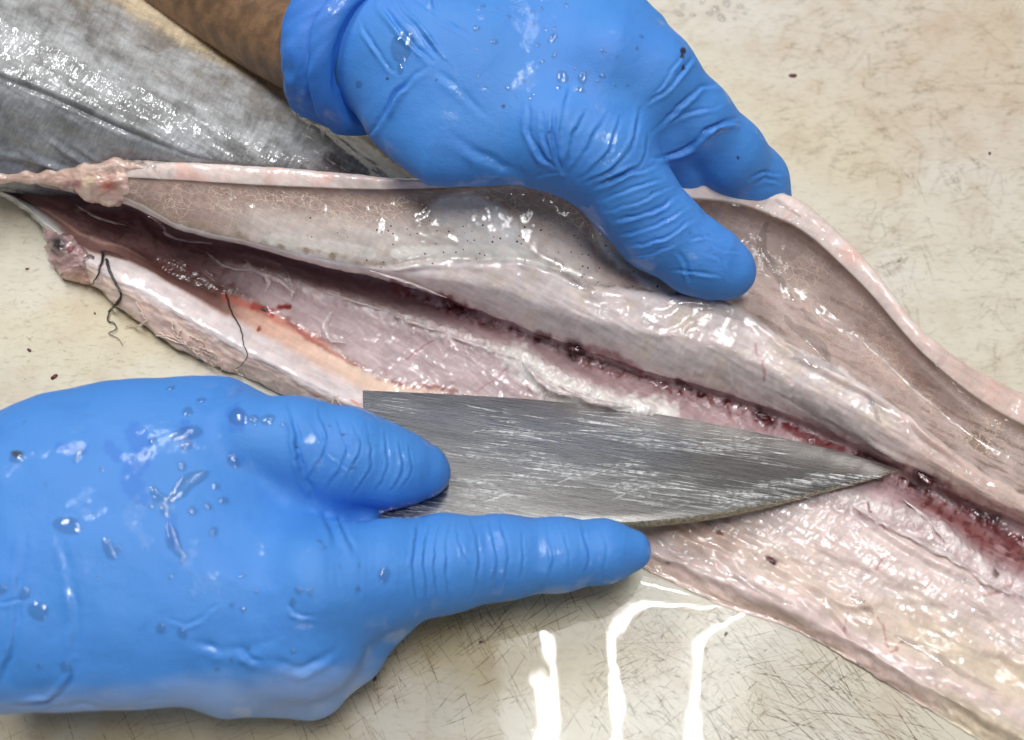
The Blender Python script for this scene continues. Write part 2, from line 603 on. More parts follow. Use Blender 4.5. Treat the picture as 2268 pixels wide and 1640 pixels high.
def mat_marks():
    t = NT('knife_mark_dirt')
    a = t.attr('col')
    d = t.n('ShaderNodeBsdfDiffuse'); t.set(d.inputs[0], a.outputs['Color'])
    tr = t.n('ShaderNodeBsdfTransparent')
    m = t.n('ShaderNodeMixShader')
    fac = t.math('MULTIPLY', a.outputs['Alpha'], t.ramp(t.noise(t.P, 7, 3, 0.6), 0.3, 0.6, 0.15, 1.0))
    t.set(m.inputs[0], fac); t.t.links.new(tr.outputs[0], m.inputs[1]); t.t.links.new(d.outputs[0], m.inputs[2])
    return t.finish(m.outputs[0])


def mat_glove(name):
    t = NT(name)
    col = t.attr('col')
    n1 = t.noise(t.P, 0.55, 3)
    c = t.mix(t.ramp(n1, 0.35, 0.65, 0, 0.4), col.outputs['Color'], t.mix(1.0, col.outputs['Color'], (0.82, 0.9, 0.98, 1), 'MULTIPLY'))
    # wet patches: sharper gloss and slightly deeper colour
    wn_ = t.noise(t.P, 0.9, 4, 0.55, 0.3)
    wet = t.ramp(wn_, 0.56, 0.60)
    grain = t.noise(t.P, 17.0, 2, 0.5); gr2 = t.noise(t.P, 5.0, 3)
    nb = t.bump(t.math('ADD', grain, t.math('MULTIPLY', gr2, 0.8)), 0.00014, 0.6)
    p = t.principled(Base_Color=c, Normal=nb)
    t.set(p.inputs['Roughness'], t.ramp(wet, 0, 1, 0.58, 0.42))
    p.inputs['Subsurface Weight'].default_value = 0.08
    p.inputs['Subsurface Radius'].default_value = (0.2, 0.5, 1.0); p.inputs['Subsurface Scale'].default_value = 0.001
    p.inputs['Specular IOR Level'].default_value = 0.42
    t.set(p.inputs['Coat Weight'], t.math('MULTIPLY', wet, 0.55)); p.inputs['Coat Roughness'].default_value = 0.08
    cb = t.bump(t.math('ADD', t.noise(t.P, 3.0, 2), t.math('MULTIPLY', grain, 0.12)), 0.0005, 0.7)
    t.set(p.inputs['Coat Normal'], cb)
    return t.finish(p.outputs[0])


def mat_steel():
    t = NT('scratched_steel')
    u = t.tc.outputs['UV']
    a = t.noise(t.mapping(u, (0.12, 1.2, 1), (0, 0, 0.03)), 1.0, 3, 0.5, 0.6)
    b = t.noise(t.mapping(u, (0.7, 42, 1), (0, 0, -0.03)), 1.0, 3, 0.6, 0.1)
    b2 = t.noise(t.mapping(u, (1.1, 60, 1), (0, 0, 0.08), (3, 1, 0)), 1.0, 3, 0.6, 0.1)
    d = t.noise(t.mapping(u, (0.6, 24, 1), (0, 0, -0.62)), 1.0, 2, 0.6)
    big = t.noise(t.mapping(u, (0.25, 0.6, 1)), 1.0, 3, 0.5, 0.6)
    zone = t.ramp(big, 0.38, 0.62)
    c = t.mix(t.ramp(a, 0.3, 0.7), tuple(lin((176, 172, 168))), tuple(lin((194, 190, 186))))
    c = t.mix(t.math('MULTIPLY', t.ramp(b2, 0.52, 0.68), 0.22), c, tuple(lin((120, 116, 112))))
    c = t.mix(t.math('MULTIPLY', t.ramp(d, 0.60, 0.68), t.math('MULTIPLY', zone, 0.15)), c, tuple(lin((100, 96, 94))))
    r = t.ramp(b, 0.4, 0.65, 0.24, 0.32)
    p = t.principled(Base_Color=c, Metallic=1.0, Roughness=r, Normal=t.bump(t.math('ADD', b, t.math('MULTIPLY', b2, 0.6)), 0.00003, 0.6))
    return t.finish(p.outputs[0])


def mat_skin_fish():
    t = NT('wet_fish_skin')
    col = t.attr('col').outputs['Color']
    u = t.tc.outputs['UV']
    st = t.noise(t.mapping(u, (6.0, 1.3, 1), (0, 0, 0.25)), 1.0, 5, 0.6, 1.8)
    n1 = t.noise(t.P, 1.2, 5, 0.62); n2 = t.noise(t.P, 7.0, 4, 0.65)
    g = t.math('ADD', t.ramp(st, 0.3, 0.7, -0.13, 0.13), t.math('ADD', t.ramp(n1, 0.3, 0.7, -0.16, 0.16), t.ramp(n2, 0.3, 0.7, -0.08, 0.08)))
    sc = t.n('ShaderNodeVectorMath', operation='SCALE'); t.set(sc.inputs[0], col); t.set(sc.inputs['Scale'], t.math('ADD', g, 1.0))
    nb = t.bump(t.math('ADD', st, t.math('MULTIPLY', n2, 0.5)), 0.0002, 0.5)
    w = t.math('ADD', t.noise(t.P, 0.5, 1, 0.35, 1.4), t.math('MULTIPLY', t.noise(t.P, 1.9, 1, 0.4, 1.4), 0.13))
    p = t.principled(Base_Color=sc.outputs[0], Roughness=0.45, Normal=nb)
    p.inputs['Specular IOR Level'].default_value = 0.25
    p.inputs['Coat Weight'].default_value = 1.0; p.inputs['Coat Roughness'].default_value = 0.05; p.inputs['Coat IOR'].default_value = 1.5
    t.set(p.inputs['Coat Normal'], t.bump(w, 0.0026, 0.9))
    return t.finish(p.outputs[0])


M_FLESH = mat_flesh('wet_flesh')
M_SKIN = mat_skin_fish()
M_GLOVE = mat_glove('blue_nitrile')
M_WATER = mat_water('water')
def mat_drop():
    t = NT('water_drop')
    lw = t.n('ShaderNodeLayerWeight'); lw.inputs[0].default_value = 0.5
    f = t.math('ADD', t.math('MULTIPLY', t.math('POWER', lw.outputs['Facing'], 4.0), 0.9), 0.06)
    tr = t.n('ShaderNodeBsdfTransparent'); gl = t.n('ShaderNodeBsdfRefraction'); gl.inputs['IOR'].default_value = 1.33; gl.inputs['Roughness'].default_value = 0.0
    g = t.n('ShaderNodeBsdfGlossy'); g.inputs['Roughness'].default_value = 0.04
    m0 = t.n('ShaderNodeMixShader'); m0.inputs[0].default_value = 0.2
    m = t.n('ShaderNodeMixShader')
    t.t.links.new(tr.outputs[0], m0.inputs[1]); t.t.links.new(gl.outputs[0], m0.inputs[2])
    t.t.links.new(f, m.inputs[0]); t.t.links.new(m0.outputs[0], m.inputs[1]); t.t.links.new(g.outputs[0], m.inputs[2])
    return t.finish(m.outputs[0])


M_DROP = mat_drop()
M_STEEL = mat_steel()

# ------------------------------------------------------------------ cutting board and its wear
bx0, bx1, by0, by1 = -34.0, 34.0, -26.0, 30.0
def build_board():
    nx, ny = 240, 200
    xs = np.linspace(bx0, bx1, nx); ys = np.linspace(by0, by1, ny)
    X, Y = np.meshgrid(xs, ys)
    px, py = proj(np.stack([X, Y, 0 * X], -1).reshape(-1, 3))
    px = px.reshape(X.shape); py = py.reshape(X.shape)
    c = np.ones(X.shape + (3,))
    def stain(cx, cy, rx, ry, rgb, amt, seed):
        q = ((px - cx) / rx) ** 2 + ((py - cy) / ry) ** 2 + 0.9 * fbm(px / 160, py / 160, 4, seed)
        w = (amt * np.exp(-np.clip(q, 0, 9)))[..., None]
        c[:] = c * (1 - w) + np.array(rgb) * w * c
    stain(1000, 1440, 420, 130, (0.78, 0.66, 0.42), 1.0, 3); stain(300, 1650, 560, 90, (0.82, 0.71, 0.50), 0.9, 4)
    stain(150, 760, 320, 170, (0.95, 0.90, 0.74), 0.8, 5)
    stain(330, 680, 170, 80, (0.86, 0.74, 0.50), 0.5, 6)
    stain(2150, 150, 420, 260, (0.90, 0.78, 0.68), 0.8, 9)
    stain(1900, 1560, 300, 130, (0.95, 0.90, 0.85), 0.7, 12)
    stain(1700, 300, 300, 200, (0.97, 0.93, 0.83), 0.7, 13)
    V = np.stack([X, Y, 0 * X], -1).reshape(-1, 3)
    F = grid_faces(ny, nx)
    n0 = len(V)
    # sides and underside with a rounded shoulder
    ring = np.r_[np.arange(nx), np.arange(1, ny) * nx + nx - 1, (ny - 1) * nx + np.arange(nx - 2, -1, -1), np.arange(ny - 2, 0, -1) * nx]
    rv = V[ring]; ctr = np.array([(bx0 + bx1) / 2, (by0 + by1) / 2, 0])
    def push(d, z):
        q = rv.copy(); q[:, 0] += np.where(np.isclose(rv[:, 0], bx0), -d, np.where(np.isclose(rv[:, 0], bx1), d, 0))
        q[:, 1] += np.where(np.isclose(rv[:, 1], by0), -d, np.where(np.isclose(rv[:, 1], by1), d, 0)); q[:, 2] = z; return q
    rows = [ring]
    allv = [V]
    base = n0
    for d, z in ((0.2, -0.08), (0.3, -0.3), (0.3, -2.7), (0.0, -3.0)):
        allv.append(push(d, z)); rows.append(np.arange(base, base + len(ring))); base += len(ring)
    fs = [F]
    for a, b in zip(rows[:-1], rows[1:]):
        fs.append(np.stack([a, b, np.roll(b, -1), np.roll(a, -1)], 1))
    V = np.concatenate(allv); F = np.concatenate(fs)
    cc = np.concatenate([c.reshape(-1, 3), np.ones((len(V) - n0, 3))])
    me = new_mesh('cutting_board', V, F, mat_board(), cols={'col': cc}, smooth=False)
    return add_obj('cutting_board', me, kind='structure', label='worn cream plastic cutting board scored with brown knife marks')


board = build_board()


def build_marks():
    V = []; F = []; C = []
    r = np.random.default_rng(21)
    zz = 0.004
    def add(px, py, L, ang, wid, col, al, blur=False):
        nonlocal zz
        c = at(px, py, 0.0)[:2]
        d = np.array([math.cos(ang), math.sin(ang)]); nrm = np.array([-d[1], d[0]])
        zz += 0.0000015
        k = 5
        bend = r.normal(0, 0.02) * L
        b = len(V)
        for i in range(k):
            t = i / (k - 1) * 2 - 1
            p = c + d * t * L / 2 + nrm * bend * (t * t)
            w = wid * (1 - t * t * 0.85) * 0.5
            a = al * (1 - abs(t) ** 3)
            for sgn in ((-1, 0, 1)):
                q = p + nrm * w * sgn
                V.append((q[0], q[1], zz)); C.append((*col, a * (1 if sgn == 0 else (0.0 if blur else 0.55))))
            if i:
                o = b + i * 3
                F.append([o - 3, o, o + 1, o - 2]); F.append([o - 2, o + 1, o + 2, o - 1])
    dk = lin((128, 102, 64)); md = lin((162, 138, 100)); gr = lin((140, 130, 108))
    def region(n, x0, y0, x1, y1, angs, Lr, wr, cols, al, blur=False, cl=0.0, seed=0):
        m = 0; tries = 0
        while m < n and tries < n * 8:
            tries += 1
            x = r.uniform(x0, x1); y = r.uniform(y0, y1)
            dens = fbm(np.array([x / 170.0]), np.array([y / 130.0]), 3, 40 + seed)[0]
            if r.random() > 0.45 + cl * dens * 2.2: continue
            a = angs[r.integers(len(angs))] + r.normal(0, 0.16)
            add(x, y, r.uniform(*Lr) * r.uniform(0.4, 1.0), a, r.uniform(*wr), cols[r.integers(len(cols))], al * r.uniform(0.35, 1.0), blur)
            m += 1
    rad = math.radians
    # crisp cross-hatched knife cuts in front of the fish
    region(620, -60, 1230, 1460, 1720, (rad(-58), rad(-62), rad(35), rad(20), rad(-40)), (0.5, 2.6), (0.014, 0.036), (dk, md), 0.5, cl=0.5)
    region(330, 780, 1280, 1380, 1560, (rad(-60), rad(-68), rad(40), rad(25)), (0.4, 2.4), (0.014, 0.042), (dk, dk, md), 0.55, cl=0.6, seed=3)
    region(460, 1420, 1330, 2100, 1720, (rad(-52), rad(-56), rad(-48), rad(30), rad(-25), rad(12)), (0.6, 3.6), (0.012, 0.036), (dk, gr, dk), 0.45, cl=0.6, seed=6)
    region(120, 1700, 1480, 2100, 1720, (rad(-50), rad(-46), rad(-15)), (1.5, 4.5), (0.02, 0.045), (dk,), 0.6, seed=8)
    region(500, 1300, 1350, 1700, 1700, (rad(-50), rad(30), rad(70), rad(-20)), (0.2, 0.8), (0.02, 0.05), (gr, md), 0.4, seed=7)
    # short faint worn cuts behind the fish
    region(900, 1450, -80, 2400, 850, (rad(20), rad(-15), rad(60), rad(-60), rad(5), rad(35)), (0.6, 2.6), (0.16, 0.40), (md, gr, md), 0.13, True, cl=0.7, seed=11)
    region(170, 1750, -60, 2400, 420, (rad(25), rad(80), rad(-30), rad(10)), (0.5, 1.8), (0.14, 0.34), (dk, md), 0.18, True, cl=0.6, seed=14)
    region(160, 1900, 350, 2400, 800, (rad(30), rad(-70), rad(85), rad(10)), (0.4, 2.0), (0.10, 0.2), (dk, gr), 0.18, True, cl=0.4, seed=17)
    # the yellowed corner below the head end
    region(300, -60, 480, 480, 860, (rad(20), rad(-30), rad(65), rad(5)), (0.15, 0.6), (0.04, 0.12), (lin((170, 158, 120)), md), 0.3, True, cl=0.6, seed=19)
    V = np.array(V); C = np.array(C)
    me = new_mesh('knife_marks', V, np.array(F), mat_marks(), cols={'col': C}, smooth=False)
    o = add_obj('knife_marks', me, parent=board, kind='stuff')


build_marks()

# ------------------------------------------------------------------ the opened fish: rails read across the cut, swept along its length
# rails: 0 back foot, 1 back bulge, 2 rim crest, 3 rim inner edge, 4 lining top, 5 lining valley, 6 lining / flesh border,
# 7 flesh face, 8 flesh lip, 9 undercut, 10 blood groove, 11 upper muscle, 12 seam, 13 lower muscle, 14 groove,
# 15 soft band, 16 ridge start, 17 ridge crest, 18 outer strip, 19 outer edge, 20 foot under the edge
COLS = {
 -160: [(420,0.1),(412,1.2),(392,2),(394,1.9),(395,1.85),(396,1.8),(397,1.7),(398,1.6),(399,1.4),(398,1),(400,0.8),(402,0.8),(404,0.8),(406,0.8),(408,0.8),(409,0.8),(410,0.8),(411,0.8),(412,0.75),(414,0.6),(414,0.05)],
 0: [(430,0.1),(415,1.2),(391,2.2),(394,2.1),(396,2),(398,1.9),(400,1.8),(402,1.6),(404,1.4),(402,1),(406,0.7),(410,0.65),(413,0.65),(416,0.65),(419,0.7),(422,0.8),(424,0.9),(426,1),(429,0.9),(434,0.5),(434,0.05)],
 110: [(430,0.1),(415,1.4),(389,2.6),(394,2.5),(400,2.4),(405,2.3),(410,2.1),(414,1.9),(418,1.6),(412,1),(424,0.5),(436,0.45),(448,0.45),(460,0.5),(472,0.55),(484,0.7),(494,0.9),(502,1),(508,0.9),(516,0.5),(516,0.05)],
 200: [(425,0.1),(405,1.6),(372,3.1),(384,3),(394,2.9),(406,2.8),(420,2.5),(428,2.3),(436,2),(428,1),(440,0.45),(462,0.4),(484,0.4),(505,0.4),(525,0.45),(545,0.6),(560,0.85),(580,1),(600,0.9),(622,0.45),(624,0.04)],
 280: [(420,0.1),(400,1.7),(356,3.5),(392,3.4),(402,3.3),(420,3.15),(438,2.9),(446,2.7),(454,2.4),(440,1.1),(456,0.45),(480,0.35),(505,0.35),(530,0.35),(552,0.4),(566,0.6),(580,0.95),(618,1.15),(650,0.95),(690,0.4),(692,0.04)],
 400: [(430,0.1),(410,1.8),(362,3.8),(398,3.7),(412,3.6),(455,3.35),(498,3),(505,2.85),(511,2.5),(490,1.1),(512,0.5),(535,0.4),(560,0.4),(590,0.4),(618,0.4),(632,0.6),(645,0.95),(690,1.15),(720,0.9),(772,0.35),(776,0.04)],
 560: [(440,0.1),(420,2),(370,4.1),(408,4),(426,3.85),(480,3.6),(537,3.15),(543,3),(549,2.6),(530,1.2),(552,0.55),(572,0.55),(600,0.75),(635,0.6),(668,0.45),(700,0.55),(738,0.9),(780,1.15),(806,0.9),(838,0.35),(844,0.04)],
 700: [(445,0.1),(430,2.1),(380,4.3),(414,4.2),(436,4),(500,3.7),(570,3.15),(579,3),(587,2.6),(570,1.2),(592,0.6),(612,0.7),(646,1),(695,0.75),(742,0.5),(775,0.6),(818,0.95),(852,1.2),(878,0.95),(908,0.35),(914,0.04)],
 850: [(450,0.1),(435,2.2),(396,4.5),(418,4.4),(444,4.1),(515,3.8),(592,3.3),(608,3),(621,2.2),(605,1.21),(630,0.75),(655,0.75),(694,1.05),(765,0.8),(838,0.55),(862,0.6),(890,0.95),(925,1.15),(948,0.9),(978,0.35),(984,0.04)],
 1000: [(450,0.1),(435,2.3),(402,4.7),(414,4.6),(440,4.2),(512,3.8),(580,3.35),(620,3.1),(666,1.75),(660,1.26),(680,0.87),(702,0.8),(742,1.05),(800,0.85),(868,0.6),(905,0.6),(945,0.9),(985,1.05),(1010,0.8),(1048,0.3),(1054,0.04)],
 1150: [(450,0.1),(432,2.4),(394,4.8),(404,4.7),(432,4.3),(515,3.8),(584,3.4),(650,3),(722,1.5),(720,1.21),(732,0.87),(752,0.8),(792,1.05),(850,0.85),(920,0.6),(965,0.6),(1010,0.85),(1055,1),(1080,0.75),(1122,0.3),(1128,0.04)],
 1300: [(452,0.1),(432,2.4),(394,4.7),(424,4.5),(460,4),(550,3.2),(630,3.37),(700,3.06),(776,1.35),(775,1.06),(790,0.8),(816,0.8),(864,1.05),(920,0.85),(985,0.6),(1030,0.6),(1075,0.8),(1125,0.9),(1152,0.7),(1195,0.3),(1201,0.04)],
 1450: [(450,0.1),(430,2.3),(384,4.4),(432,4.2),(480,3.6),(585,2.6),(648,3.12),(730,2.91),(826,1.3),(828,0.95),(842,0.7),(875,0.75),(930,1),(1010,0.8),(1100,0.6),(1150,0.6),(1195,0.574),(1226,0.502),(1242,0.242),(1268,0.057),(1272,0.04)],
 1600: [(460,0.1),(442,2.2),(392,4),(442,3.8),(500,3.1),(605,2.25),(668,2.97),(760,2.76),(866,1.15),(870,0.85),(884,0.62),(925,0.7),(990,0.95),(1080,0.8),(1165,0.65),(1210,0.6),(1250,0.574),(1285,0.531),(1308,0.26),(1336,0.057),(1342,0.04)],
 1750: [(505,0.1),(486,2),(437,3.6),(492,3.4),(545,2.7),(660,1.8),(762,2.57),(832,2.36),(920,1),(925,0.75),(942,0.55),(990,0.65),(1060,0.9),(1145,0.85),(1225,0.65),(1270,0.55),(1310,0.612),(1345,0.59),(1366,0.298),(1386,0.068),(1392,0.04)],
 1900: [(625,0.1),(608,1.8),(562,3.1),(618,2.9),(662,2.4),(758,1.55),(842,2.27),(908,2.02),(982,0.95),(988,0.7),(1006,0.42),(1055,0.6),(1115,0.85),(1190,0.9),(1290,0.7),(1362,0.55),(1402,0.612),(1428,0.62),(1446,0.316),(1468,0.068),(1474,0.04)],
 2050: [(800,0.1),(786,1.4),(742,2.6),(786,2.5),(818,2.2),(888,1.4),(952,2.02),(1008,1.82),(1062,0.9),(1068,0.65),(1086,0.38),(1118,0.5),(1160,0.85),(1240,0.95),(1340,0.75),(1435,0.55),(1485,0.65),(1518,0.649),(1540,0.316),(1562,0.068),(1568,0.04)],
 2200: [(890,0.1),(876,1.2),(844,2),(902,2),(940,1.8),(1002,1.45),(1062,1.7),(1098,1.55),(1128,0.85),(1134,0.6),(1162,0.35),(1205,0.45),(1272,0.8),(1340,0.95),(1410,0.75),(1495,0.55),(1555,0.65),(1598,0.649),(1624,0.316),(1650,0.068),(1656,0.04)],
 2420: [(985,0.1),(970,1),(940,1.6),(1010,1.6),(1050,1.5),(1110,1.2),(1165,1.4),(1190,1.3),(1215,0.8),(1222,0.6),(1260,0.35),(1315,0.45),(1390,0.8),(1455,0.95),(1520,0.75),(1605,0.55),(1665,0.65),(1712,0.649),(1740,0.316),(1770,0.068),(1776,0.04)],
}
SEG = [4, 10, 16, 16, 30, 30, 26, 28, 6, 8, 18, 22, 26, 26, 22, 22, 20, 14, 16, 8]


def loft(COLS, SEG, nx, x0, x1):
    xk = np.array(sorted(COLS), float)
    T = np.array([[list(p) for p in COLS[int(x)]] for x in xk])      # (n, rails, 2)
    xs = np.linspace(x0, x1, nx)
    R = pchip(xk, T.reshape(len(xk), -1), xs).reshape(nx, T.shape[1], 2)
    v = np.concatenate([np.linspace(k, k + 1, s, endpoint=False) for k, s in enumerate(SEG)] + [[len(SEG)]])
    Q = pchip(np.arange(T.shape[1]), R.transpose(1, 0, 2).reshape(T.shape[1], -1), v).reshape(len(v), nx, 2)
    X = np.repeat(xs[None], len(v), 0)
    return X, Q[..., 0], Q[..., 1], np.repeat(v[:, None], nx, 1)


def paint(c, w, rgb):
    w = np.clip(w, 0, 1)[..., None]
    c[:] = c * (1 - w) + lin(rgb) * w


def build_fish():
    fish = empty('fish', at(1000, 700, 0.0), 'large grey skinned fish slit open along its belly on the board', 'fish')
    NX = 1050
    X, Y, Z, V = loft(COLS, SEG, NX, -160, 2420)
    # ragged rails: shift rows a little in the picture direction where tissue is torn
    rag = fbm(X / 28, V * 0.7, 4, 2)
    Y = Y + rag * (4.0 * np.exp(-((V - 8) / 0.6) ** 2) * sstep(600, 900, X) + 7.0 * np.exp(-((V - 19) / 1.2) ** 2) + 9 * np.exp(-((V - 12) / 0.7) ** 2) + 6 * np.exp(-((V - 10) / 0.8) ** 2))
    P = at(X, Y, Z)
    N = grid_normals(P)
    if N[..., 2].mean() < 0: N = -N
    px, py = X, Y
    u = px / 66.7; w = py / 66.7
    along = (px * 0.885 + py * 0.465) / 66.7; across = (-px * 0.465 + py * 0.885) / 66.7
    D = 0.05 * fbm(u * 0.8, w * 0.8, 3, 4)
    D += 0.006 * fbm(u * 5, w * 5, 3, 8)
    fl = sstep(9, 10, V) * (1 - sstep(14, 15, V))
    D += fl * 0.05 * fbm(along * 0.7, across * 2.6 + .5 * fbm(u, w, 2, 13), 4, 14)                       # muscle folds running with the spine
    D += fl * 0.035 * np.abs(fbm(along * 3.2 + across, across * 1.2, 3, 15))
    seam = np.exp(-((V - 12 + 0.25 * fbm(u * 1.2, w * 0.3, 3, 30)) / 0.34) ** 2)
    D += seam * (0.10 + 0.22 * fbm(u * 2.6, w * 2.6, 4, 16)) * sstep(420, 600, px)
    bl = np.exp(-((V - 10.25 + 0.55 * fbm(u * 0.9, w * 0.9, 4, 33)) / (0.5 + .3 * fbm(u * .7, w * .7, 2, 34))) ** 2)
    D += bl * 0.10 * fbm(u * 3.6, w * 3.6, 3, 18) * sstep(840, 1000, px)
    face = sstep(6.3, 7, V) * (1 - sstep(8.2, 8.6, V)) * sstep(900, 1200, px)
    D += face * (0.035 * fbm(along * 0.7, across * 4.5, 3, 19) + 0.03 * np.abs(fbm(along * 3.0, across * 0.8, 3, 20)))
    low = sstep(13, 14, V) * sstep(1350, 1500, px)
    D += low * (0.30 * fbm(along * 0.4, across * 1.0, 3, 22) + 0.02 * fbm(along * 1.1, across * 2.2, 3, 23))
    lw = sstep(17, 17.6, V) * (1 - sstep(1200, 1400, px))
    D += lw * 0.10 * fbm(along * 1.2, across * 4, 4, 24)
    rim = sstep(1.6, 2.2, V) * (1 - sstep(3.0, 3.3, V))
    D += rim * 0.03 * fbm(along * 1.6, across * 1.6, 3, 25)
    D += .13 * np.exp(-((V - 2.45) / .42) ** 2) * sstep(150, 320, px)
    lipm = sstep(760, 950, px) * (1 - sstep(2050, 2250, px))
    D += lipm * (.10 * np.exp(-((V - 6.22) / .2) ** 2) - .09 * np.exp(-((V - 5.86) / .14) ** 2)) * (.7 + .6 * fbm(u * 1.3, w * 1.3, 2, 26))
    edge = sstep(19.2, 20, V)
    D *= (1 - edge)
    # folds drawn as lines: (points, width px, height cm)
    for pts, wd, hh in [
        ([(1060, 578), (1180, 590), (1300, 640)], 9, 0.05), ([(840, 606), (940, 582), (1040, 574)], 8, 0.05),
        ([(1320, 480), (1335, 540), (1390, 600), (1470, 640)], 10, 0.07), ([(1500, 660), (1640, 690), (1740, 780)], 8, 0.05),
        ([(1740, 780), (1840, 830), (1940, 880), (2010, 920)], 7, 0.06), ([(2000, 900), (2040, 960), (2110, 1010)], 6, 0.08),
        ([(1180, 815), (1280, 880), (1400, 905), (1500, 915)], 16, 0.10), ([(1690, 1240), (1800, 1300), (1880, 1345), (1960, 1330)], 9, 0.09),
        ([(1800, 1310), (1860, 1370), (1900, 1430)], 7, 0.09), ([(2000, 1090), (2080, 1150), (2120, 1210)], 8, 0.06),
        ([(1900, 1130), (1960, 1180), (2060, 1240), (2200, 1300)], 9, 0.10), ([(1850, 1110), (1940, 1150), (2040, 1170)], 8, 0.05),
        ([(520, 560), (610, 580), (660, 640)], 9, 0.05), ([(560, 620), (600, 600), (640, 650)], 8, 0.05),
        ([(735, 700), (730, 740), (760, 760)], 7, 0.05), ([(1560, 700), (1480, 740), (1400, 735)], 8, 0.03),
        ([(300, 470), (330, 520), (400, 560)], 9, 0.05), ([(150, 470), (200, 455), (270, 460)], 7, 0.05), ([(170, 490), (240, 540), (330, 575)], 8, 0.05),
        ([(1860, 930), (1960, 1000), (2080, 1060)], 6, 0.04), ([(1800, 900), (1920, 980), (2040, 1040)], 6, 0.03)]:
        d, s, t = dist_line(px, py, pts, wd * 4)
        e = np.sin(np.clip(t, 0, 1) * math.pi) ** 0.5
        D += hh * e * (np.exp(-(d / wd) ** 2) - 0.5 * np.exp(-((d * s - 1.7 * wd) / wd) ** 2) * (d < wd * 5))
    P = P + N * D[..., None]
    P[..., 2] = np.maximum(P[..., 2], 0.012)
    N = grid_normals(P)
    if N[..., 2].mean() < 0: N = -N

    # ---------------- tissue colours
    Vn = V + 0.22 * fbm(u * 1.6, w * 1.6, 4, 41) + 0.08 * fbm(u * 7, w * 7, 3, 42)
    C = np.empty(X.shape + (3,)); C[:] = lin((226, 205, 200))
    n_a = fbm(u * 0.9, w * 0.9, 4, 50); n_b = fbm(u * 3, w * 3, 4, 51); n_c = fbm(along * 0.8, across * 6, 4, 52)
    # outer back and rim
    paint(C, (1 - sstep(1.2, 1.8, V)), (150, 140, 135))
    paint(C, rim, (236, 216, 208)); paint(C, rim * sstep(0.0, 0.5, n_a), (240, 200, 188))
    paint(C, rim * (1 - sstep(300, 420, px)) * sstep(0, .3, n_b), (150, 140, 135))
    paint(C, rim * sstep(1950, 2150, px) * 0.7, (214, 184, 172))
    # belly lining
    lin_ = sstep(3.0, 3.12, V) * (1 - sstep(5.9, 6.1, Vn))
    paint(C, lin_, (166, 141, 131))
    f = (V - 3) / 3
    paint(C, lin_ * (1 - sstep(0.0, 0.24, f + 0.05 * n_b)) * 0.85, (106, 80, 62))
    paint(C, lin_ * sstep(0.0, 0.5, n_b + 0.2 * n_c) * 0.6, (142, 116, 106))
    lb = sstep(0.42, 0.72, f + 0.12 * n_b) * (1 - sstep(1250, 1420, px)) * sstep(420, 620, px)
    paint(C, lin_ * lb * 0.85, (214, 202, 194))
    paint(C, lin_ * sstep(0.78, 0.95, f + 0.1 * n_b) * (1 - sstep(700, 1100, px)) * sstep(-0.2, 0.4, n_b), (160, 140, 122))
    # right bowl of the lining: mauve pink with brown streaks running with the fish
    rb = sstep(1500, 1650, px)
    paint(C, lin_ * rb * 0.65 * sstep(0.15, 0.35, f), (198, 178, 172))
    paint(C, lin_ * rb * sstep(0.0, 0.45, n_c + 0.25 * n_a) * 0.7 * sstep(0.3, 0.5, f), (156, 132, 123))
    paint(C, lin_ * sstep(1950, 2250, px) * sstep(0.35, 0.55, f) * sstep(-0.1, 0.3, n_c + 0.4 * n_a) * 0.8, (128, 102, 86))
    for pts, wd, rgb, a in [
        ([(985, 470), (1060, 470), (1120, 510)], 34, (228, 222, 220), .9), ([(1030, 520), (1090, 540), (1150, 560)], 24, (226, 220, 216), .8),
        ([(880, 560), (1000, 558), (1120, 560), (1200, 585)], 14, (232, 226, 218), .85), ([(600, 528), (700, 540), (820, 560)], 13, (228, 220, 210), .7),
        ([(1330, 480), (1335, 520), (1380, 580), (1440, 620)], 17, (226, 224, 224), .95), ([(1575, 655), (1610, 655), (1645, 648)], 13, (222, 220, 222), .9),
        ([(1390, 560), (1420, 600), (1480, 640)], 16, (216, 204, 198), .7)]:
        d, s, t = dist_line(px, py, pts, wd * 3)
        paint(C, lin_ * a * (1 - sstep(wd * .7, wd * 1.25, d + 7 * n_b)), rgb)
    # flesh ridge and face
    fl2 = sstep(5.9, 6.1, Vn) * (1 - sstep(8.6, 9.0, V))
    paint(C, fl2, (232, 217, 213))
    paint(C, fl2 * sstep(0, .5, n_a) * .7, (224, 206, 188)); paint(C, fl2 * sstep(.05, .5, n_c) * .5, (214, 190, 188))
    paint(C, fl2 * sstep(7.4, 8.1, V) * .55, (216, 192, 190))
    paint(C, fl2 * sstep(1900, 2100, px) * .6, (206, 172, 156))
    # cavity muscle
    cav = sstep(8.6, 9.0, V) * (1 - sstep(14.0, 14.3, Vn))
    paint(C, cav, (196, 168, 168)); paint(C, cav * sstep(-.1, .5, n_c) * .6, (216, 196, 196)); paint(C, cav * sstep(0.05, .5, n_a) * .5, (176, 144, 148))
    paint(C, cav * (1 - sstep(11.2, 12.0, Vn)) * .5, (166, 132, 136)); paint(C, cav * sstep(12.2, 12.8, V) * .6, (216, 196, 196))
    lf = 1 - sstep(420, 640, px)
    paint(C, cav * lf * .9, (108, 66, 66)); paint(C, cav * lf * sstep(0, .4, n_b) * .6, (80, 42, 42))
    paint(C, cav * (1 - sstep(40, 190, px)) * .8, (184, 138, 128))
    paint(C, cav * (1 - sstep(10.6, 11.6, Vn)) * (1 - sstep(900, 1150, px)) * .8, (118, 82, 88))  # shade under the lip worked into the mauve of the upper cavity
    sw = seam * sstep(440, 560, px)
    paint(C, sw * (0.6 + 0.8 * n_b), (236, 226, 222))
    # blood groove
    bw = bl * sstep(820, 930, px)
